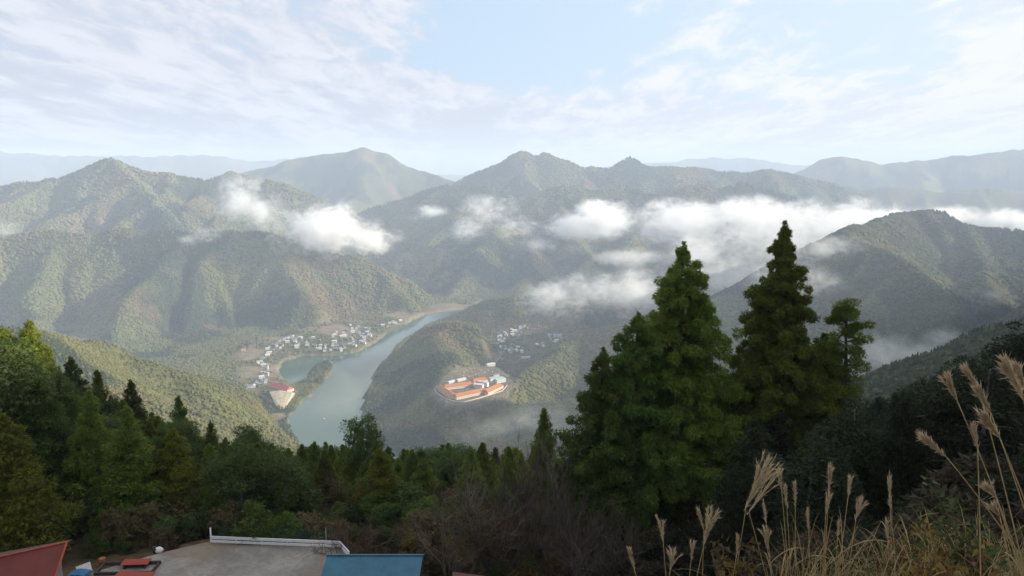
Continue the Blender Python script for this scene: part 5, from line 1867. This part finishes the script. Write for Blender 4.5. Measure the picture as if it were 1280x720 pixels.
def pampas(tip, neck, foot, D, label, fan=0.25, fingers=8, seed=0, Dtip=None, leaves=2, group=None, thick=0.0029, bend=0.0, fluff=1.0):
    """tip/neck/foot in pixels at distance D"""
    g = np.random.default_rng(500 + seed)
    T, Nk, Ft = at(*tip, Dtip or D), at(*neck, D), at(*foot, D)
    gzf = float(gz(np.array([Ft[0]]), np.array([Ft[1]]))[0])
    d = (Nk - Ft) / np.linalg.norm(Nk - Ft)
    if Ft[2] > gzf:
        Ft = Ft - d * ((Ft[2] - gzf) / max(d[2], 0.3))
    org = Ft.copy()
    root = thing('pampas_stalk', tuple(org), label, 'pampas grass', group)
    ctl = (Ft + Nk) / 2 + np.array([0, 0, np.linalg.norm(Nk - Ft) * 0.06]) + np.array([bend, 0, 0])
    P = bez(Ft, ctl, Nk, 14) - org
    mb = MB()
    mb.tube([tuple(p) for p in P], [thick * (1.2 - 0.5 * k / 13) for k in range(14)], 6)
    mb.build('stem', M_STEM, root, True)
    # plume: a bundle of feathery fingers leaving the neck
    L = np.linalg.norm(T - Nk)
    axis = (T - Nk) / L
    Vs, Fs, nb = [], [], 0
    e1 = np.cross(axis, [0.1, 1, 0.2]); e1 /= np.linalg.norm(e1)
    e2 = np.cross(axis, e1)
    for k in range(fingers):
        a = g.uniform(0, 6.28)
        off = (e1 * math.cos(a) + 0.5 * e2 * math.sin(a)) * fan * g.uniform(0.15, 1.0) * L
        start = Nk + axis * L * g.uniform(-0.12, 0.14)
        end = Nk + axis * L * g.uniform(0.72, 1.03) + off
        mid = (start + end) / 2 + axis * L * 0.14 - off * 0.22
        C = bez(start, mid, end, 9) - org
        m = 44
        for j in range(m):
            f = g.uniform(0.04, 1.0)
            i = min(int(f * 8), 7)
            p = C[i] + (C[i + 1] - C[i]) * (f * 8 - i)
            dr = (C[i + 1] - C[i]); dr = dr / (np.linalg.norm(dr) + 1e-9)
            q = dr + g.normal(size=3) * 0.26
            q /= np.linalg.norm(q)
            ln = g.uniform(0.018, 0.042) * fluff
            sd = np.cross(q, g.normal(size=3)); sd /= np.linalg.norm(sd)
            w = 0.0021 * fluff
            Vs += [p - sd * w, p + sd * w, p + q * ln]
            Fs.append((nb, nb + 1, nb + 2)); nb += 3
        sd = np.cross(axis, g.normal(size=3)); sd /= np.linalg.norm(sd)
        V, F = ribbon(C, 0.0022, sd)
        for fq in F:
            Fs.append((fq[0] + nb, fq[1] + nb, fq[2] + nb)); Fs.append((fq[0] + nb, fq[2] + nb, fq[3] + nb))
        Vs += list(V); nb += len(V)
    mesh_np('plume', np.array(Vs), np.array(Fs), M_PLUME, root)
    for k in range(leaves):
        f = g.uniform(0.15, 0.6)
        s = P[int(f * 13)]
        a = g.uniform(0, 6.28)
        ln = g.uniform(0.25, 0.5)
        e = s + np.array([math.cos(a), math.sin(a) * 0.6, 0.35]) * ln
        m_ = (s + e) / 2 + np.array([0, 0, 0.2 * ln / 0.4])
        C = bez(s, m_, e, 9)
        sd = np.array([-math.sin(a), math.cos(a), 0.3])
        V, F = ribbon(C, 0.0045, sd / np.linalg.norm(sd))
        mesh_np('leaf', V, F, M_BLADE, root)
    return root


PAMPAS = [  # tip, neck, foot, D, label, fan, fingers
    ((962, 570), (933, 632), (920, 720), 5.0, 'broad fanned pampas plume, tallest of the central clump', 0.42, 16, {'fluff': 1.2}),
    ((974, 588), (936, 640), (956, 720), 5.0, 'pampas stalk whose plume bends right under the broad fan', 0.22, 7, {}),
    ((973, 586), (977, 612), (985, 720), 5.2, 'short feathery plume touching the tip of the broad fan', 0.2, 7, {}),
    ((981, 607), (984, 640), (988, 720), 5.2, 'narrow plume, left of the close upright pair', 0.12, 6, {}),
    ((993, 602), (994, 632), (994, 720), 5.3, 'narrow plume, right of the close upright pair', 0.12, 6, {}),
    ((1038, 581), (1036, 612), (1030, 720), 5.0, 'upright closed plume standing clear of its neighbours', 0.14, 8, {}),
    ((1036, 616), (1032, 645), (1028, 720), 5.1, 'lower closed plume directly under the upright clear one', 0.14, 7, {}),
    ((1063, 596), (1060, 622), (1048, 720), 5.0, 'slim pale plume between the clear plume and the forked one', 0.12, 6, {}),
    ((1080, 620), (1070, 648), (1060, 720), 4.9, 'forked plume leaning right with two bunched fingers', 0.26, 8, {}),
    ((1111, 593), (1113, 640), (1114, 720), 4.6, 'tall thin plume standing alone left of the big right clump', 0.06, 5, {}),
    ((1108, 648), (1110, 678), (1111, 720), 4.6, 'short thin plume at the foot of the tall lone one', 0.06, 4, {}),
    ((826, 645), (829, 678), (832, 720), 5.2, 'small three fingered plume left of the pair of fans', 0.3, 5, {}),
    ((892, 636), (880, 680), (872, 720), 5.0, 'thick silvery fanned plume in the left central clump', 0.26, 14, {'fluff': 1.15}),
    ((872, 634), (880, 664), (878, 720), 5.1, 'slender finger plume beside the thick silvery fan', 0.1, 4, {}),
    ((866, 677), (864, 700), (862, 720), 5.1, 'short stubby plume under the thick silvery fan', 0.16, 6, {}),
    ((843, 686), (838, 712), (836, 724), 5.0, 'split plume at the lower edge right of the three fingered one', 0.4, 8, {}),
    ((787, 685), (793, 712), (796, 724), 5.0, 'leftmost pampas plume, bent slightly left', 0.12, 7, {}),
    ((954, 627), (958, 656), (964, 720), 5.2, 'thin spike just right of the stem of the broad fan', 0.08, 4, {}),
    ((956, 656), (960, 690), (966, 720), 4.8, 'low loose plume in the middle of the central grass', 0.22, 6, {}),
    ((923, 668), (921, 692), (917, 720), 4.9, 'small curled plume beside the yellow leafed bush', 0.14, 5, {}),
    ((1008, 636), (1011, 662), (1012, 720), 5.2, 'faint grey plume right of the close upright pair', 0.1, 4, {}),
    ((1049, 652), (1047, 672), (1044, 720), 5.2, 'little plume low between two upright stalks', 0.14, 4, {}),
    ((1254, 450), (1280, 500), (1300, 640), 3.2, 'large pampas plume high at the right edge', 0.12, 14, {'fluff': 1.3}),
    ((1266, 452), (1285, 492), (1310, 640), 3.3, 'large pampas plume tucked behind the high edge one', 0.12, 12, {'fluff': 1.3}),
    ((1206, 460), (1222, 484), (1262, 650), 3.4, 'upper plume of the pair leaning left over the right clump', 0.13, 10, {'fluff': 1.1}),
    ((1220, 484), (1238, 515), (1284, 660), 3.3, 'lower plume of the leaning pair', 0.13, 10, {'fluff': 1.1}),
    ((1180, 468), (1196, 500), (1248, 640), 3.5, 'forked plume leaning left in the right clump', 0.18, 9, {}),
    ((1152, 545), (1182, 570), (1246, 662), 3.3, 'low plume reaching farthest left from the right clump', 0.14, 10, {'fluff': 1.1}),
    ((1228, 517), (1250, 548), (1286, 650), 3.2, 'fluffy pale plume below the leaning pair', 0.2, 11, {'fluff': 1.2}),
    ((1216, 528), (1222, 560), (1224, 660), 3.5, 'thin upright plume in front of the right clump', 0.1, 6, {}),
    ((1232, 606), (1245, 622), (1262, 680), 3.2, 'small white tuft low in the right clump', 0.3, 7, {}),
    ((1240, 632), (1250, 646), (1258, 690), 3.2, 'small drooping tuft beneath the white one', 0.3, 6, {}),
]
for i, (tp, nk, ft, D, lab, fan, fi, kw) in enumerate(PAMPAS):
    pampas(tp, nk, ft, D, lab, fan, fi, i, **kw)


def blades(name, n, region, mat, seed, hl, label, wid=0.0024):
    g = np.random.default_rng(seed)
    Vs, Fs, nb = [], [], 0
    for _ in range(n):
        x, y = region(g)
        z = float(near_z(np.array([x]), np.array([y]))[0]) - 0.02
        h = g.uniform(*hl)
        a = g.uniform(0, 6.28)
        ln = g.uniform(0.15, 0.9) * h
        s = np.array([x, y, z])
        e = s + np.array([math.cos(a) * ln, math.sin(a) * ln, h * g.uniform(0.45, 1.0)])
        m = s + (e - s) * 0.4 + np.array([0, 0, h * 0.45])
        C = bez(s, m, e, 6)
        sd = np.array([-math.sin(a), math.cos(a), 0])
        V, F = ribbon(C, wid * g.uniform(0.6, 1.3), sd)
        Vs.append(V); Fs.append(np.array(F) + nb); nb += len(V)
    o = mesh_np(name, np.vstack(Vs), np.vstack(Fs), mat)
    tag(o, label, 'grass', kind='stuff')


def reg_right(g):
    y = g.uniform(2.5, 5.4)
    x = 0.40 * y + 0.25 + abs(g.normal()) * 0.55 + g.uniform(0, 0.5)
    return x, y


def reg_mid(g):
    y = g.uniform(4.4, 5.8)
    x = y * (g.normal() * 0.075 + 0.37)
    return x, y


def reg_wide(g):
    y = g.uniform(4.2, 6.5)
    return y * g.uniform(0.2, 0.62), y


blades('rough_grass', 2600, reg_right, M_BLADE, 1, (0.12, 0.45), 'tangle of dry straw grass under the right pampas clump')
blades('rough_grass', 1100, reg_right, M_GBLADE, 2, (0.1, 0.35), 'green blades mixed into the dry grass at the lower right')
blades('rough_grass', 430, reg_mid, M_BLADE, 3, (0.3, 0.8), 'dry straw grass round the central pampas stalks')
blades('rough_grass', 450, reg_wide, M_GBLADE, 4, (0.2, 0.5), 'thin green and straw blades along the slope edge')


def sprig(u, v, D, n, mats, label, h=0.5, spread=0.25, size=0.05, name='leafy_sprig', seed=0):
    g = np.random.default_rng(700 + seed)
    p = at(u, v, D)
    z = float(gz(np.array([p[0]]), np.array([p[1]]))[0])
    root = thing(name, (p[0], p[1], z), label, 'plant')
    hh = p[2] - z
    mb = MB()
    T = []
    for k in range(n):
        a = g.uniform(0, 6.28)
        e = np.array([math.cos(a) * spread * g.uniform(0.2, 1), math.sin(a) * spread * g.uniform(0.2, 1), hh + g.normal() * 0.08])
        C = bez(np.zeros(3), e * np.array([0.3, 0.3, 0.6]), e, 6)
        mb.tube([tuple(c) for c in C], [0.005, 0.004, 0.004, 0.003, 0.003, 0.002], 4)
        for f in (0.55, 0.7, 0.85, 1.0):
            T.append(C[min(5, int(f * 5))])
    mb.build('stems', M_TWIG2, root)
    T = np.array(T)
    h_ = len(T) // len(mats)
    for i, m in enumerate(mats):
        V = leaf_tris(T[i::len(mats)], np.full((len(T[i::len(mats)]), 3), 0.04), 7, size, g, 0.2)
        mesh_np('leaves', V, tri_faces(len(V)), m, root)


L_SPR = leafy('green_sprig', (0.05, 0.085, 0.028), (0.07, 0.09, 0.03), (0.10, 0.11, 0.03), 3, 0.3, False)
L_SPY = leafy('yellow_sprig', (0.20, 0.14, 0.03), (0.14, 0.10, 0.03), (0.30, 0.19, 0.03), 3, 0.3, False)
L_SPR2 = leafy('red_sprig', (0.16, 0.06, 0.03), (0.12, 0.05, 0.03), (0.20, 0.09, 0.04), 3, 0.3, False)
sprig(915, 700, 4.9, 14, [L_SPY, L_DRY], 'low bush of mottled yellow leaves at the foot of the central pampas', spread=0.2, size=0.055, seed=1)
sprig(1165, 690, 4.2, 16, [L_SPR, L_SPY], 'green sprig with a few yellow leaves left of the right clump', spread=0.22, size=0.04, seed=2)
sprig(1140, 705, 4.3, 16, [L_SPR2, L_DRY], 'reddish brown sprig at the lower edge left of the green one', spread=0.3, size=0.04, seed=3)
sprig(1225, 660, 3.9, 18, [L_SPR, L_SPR], 'plain green sprig inside the right grass clump', spread=0.3, size=0.04, seed=4)
sprig(1190, 712, 3.7, 18, [L_SPR2, L_SPY], 'rust and yellow sprig at the lower right corner', spread=0.3, size=0.04, seed=5)


def bank_grass():
    g = np.random.default_rng(44)
    def reg(g):
        while True:
            x, y = g.uniform(-13, 12), g.uniform(49, 66)
            if poly_sdf(np.array([x]), np.array([y]), LOT)[0] > 0.4:
                return x, y
    Vs, Fs, nb = [], [], 0
    for _ in range(5200):
        x, y = reg(g)
        z = float(gz(np.array([x]), np.array([y]))[0])
        h = g.uniform(0.35, 1.0)
        a = g.uniform(0, 6.28)
        e = np.array([x + math.cos(a) * h * 0.5, y + math.sin(a) * h * 0.5, z + h])
        s = np.array([x, y, z - 0.05])
        sd = np.array([-math.sin(a), math.cos(a), 0]) * g.uniform(0.02, 0.05)
        m = (s + e) / 2 + np.array([0, 0, h * 0.15])
        Vs += [s - sd, s + sd, m + sd * 0.7, m - sd * 0.7, e]
        Fs += [(nb, nb + 1, nb + 2), (nb, nb + 2, nb + 3), (nb + 3, nb + 2, nb + 4)]
        nb += 5
    o = mesh_np('dry_grass', np.array(Vs), np.array(Fs), L_DRY)
    tag(o, 'dry brown grass on the bank right of the blue roof', 'grass', kind='stuff')


bank_grass()
for k, (r_, h_, used_) in TREES.items():
    if not used_:
        for ch in list(r_.children):
            bpy.data.objects.remove(ch)
        bpy.data.objects.remove(r_)
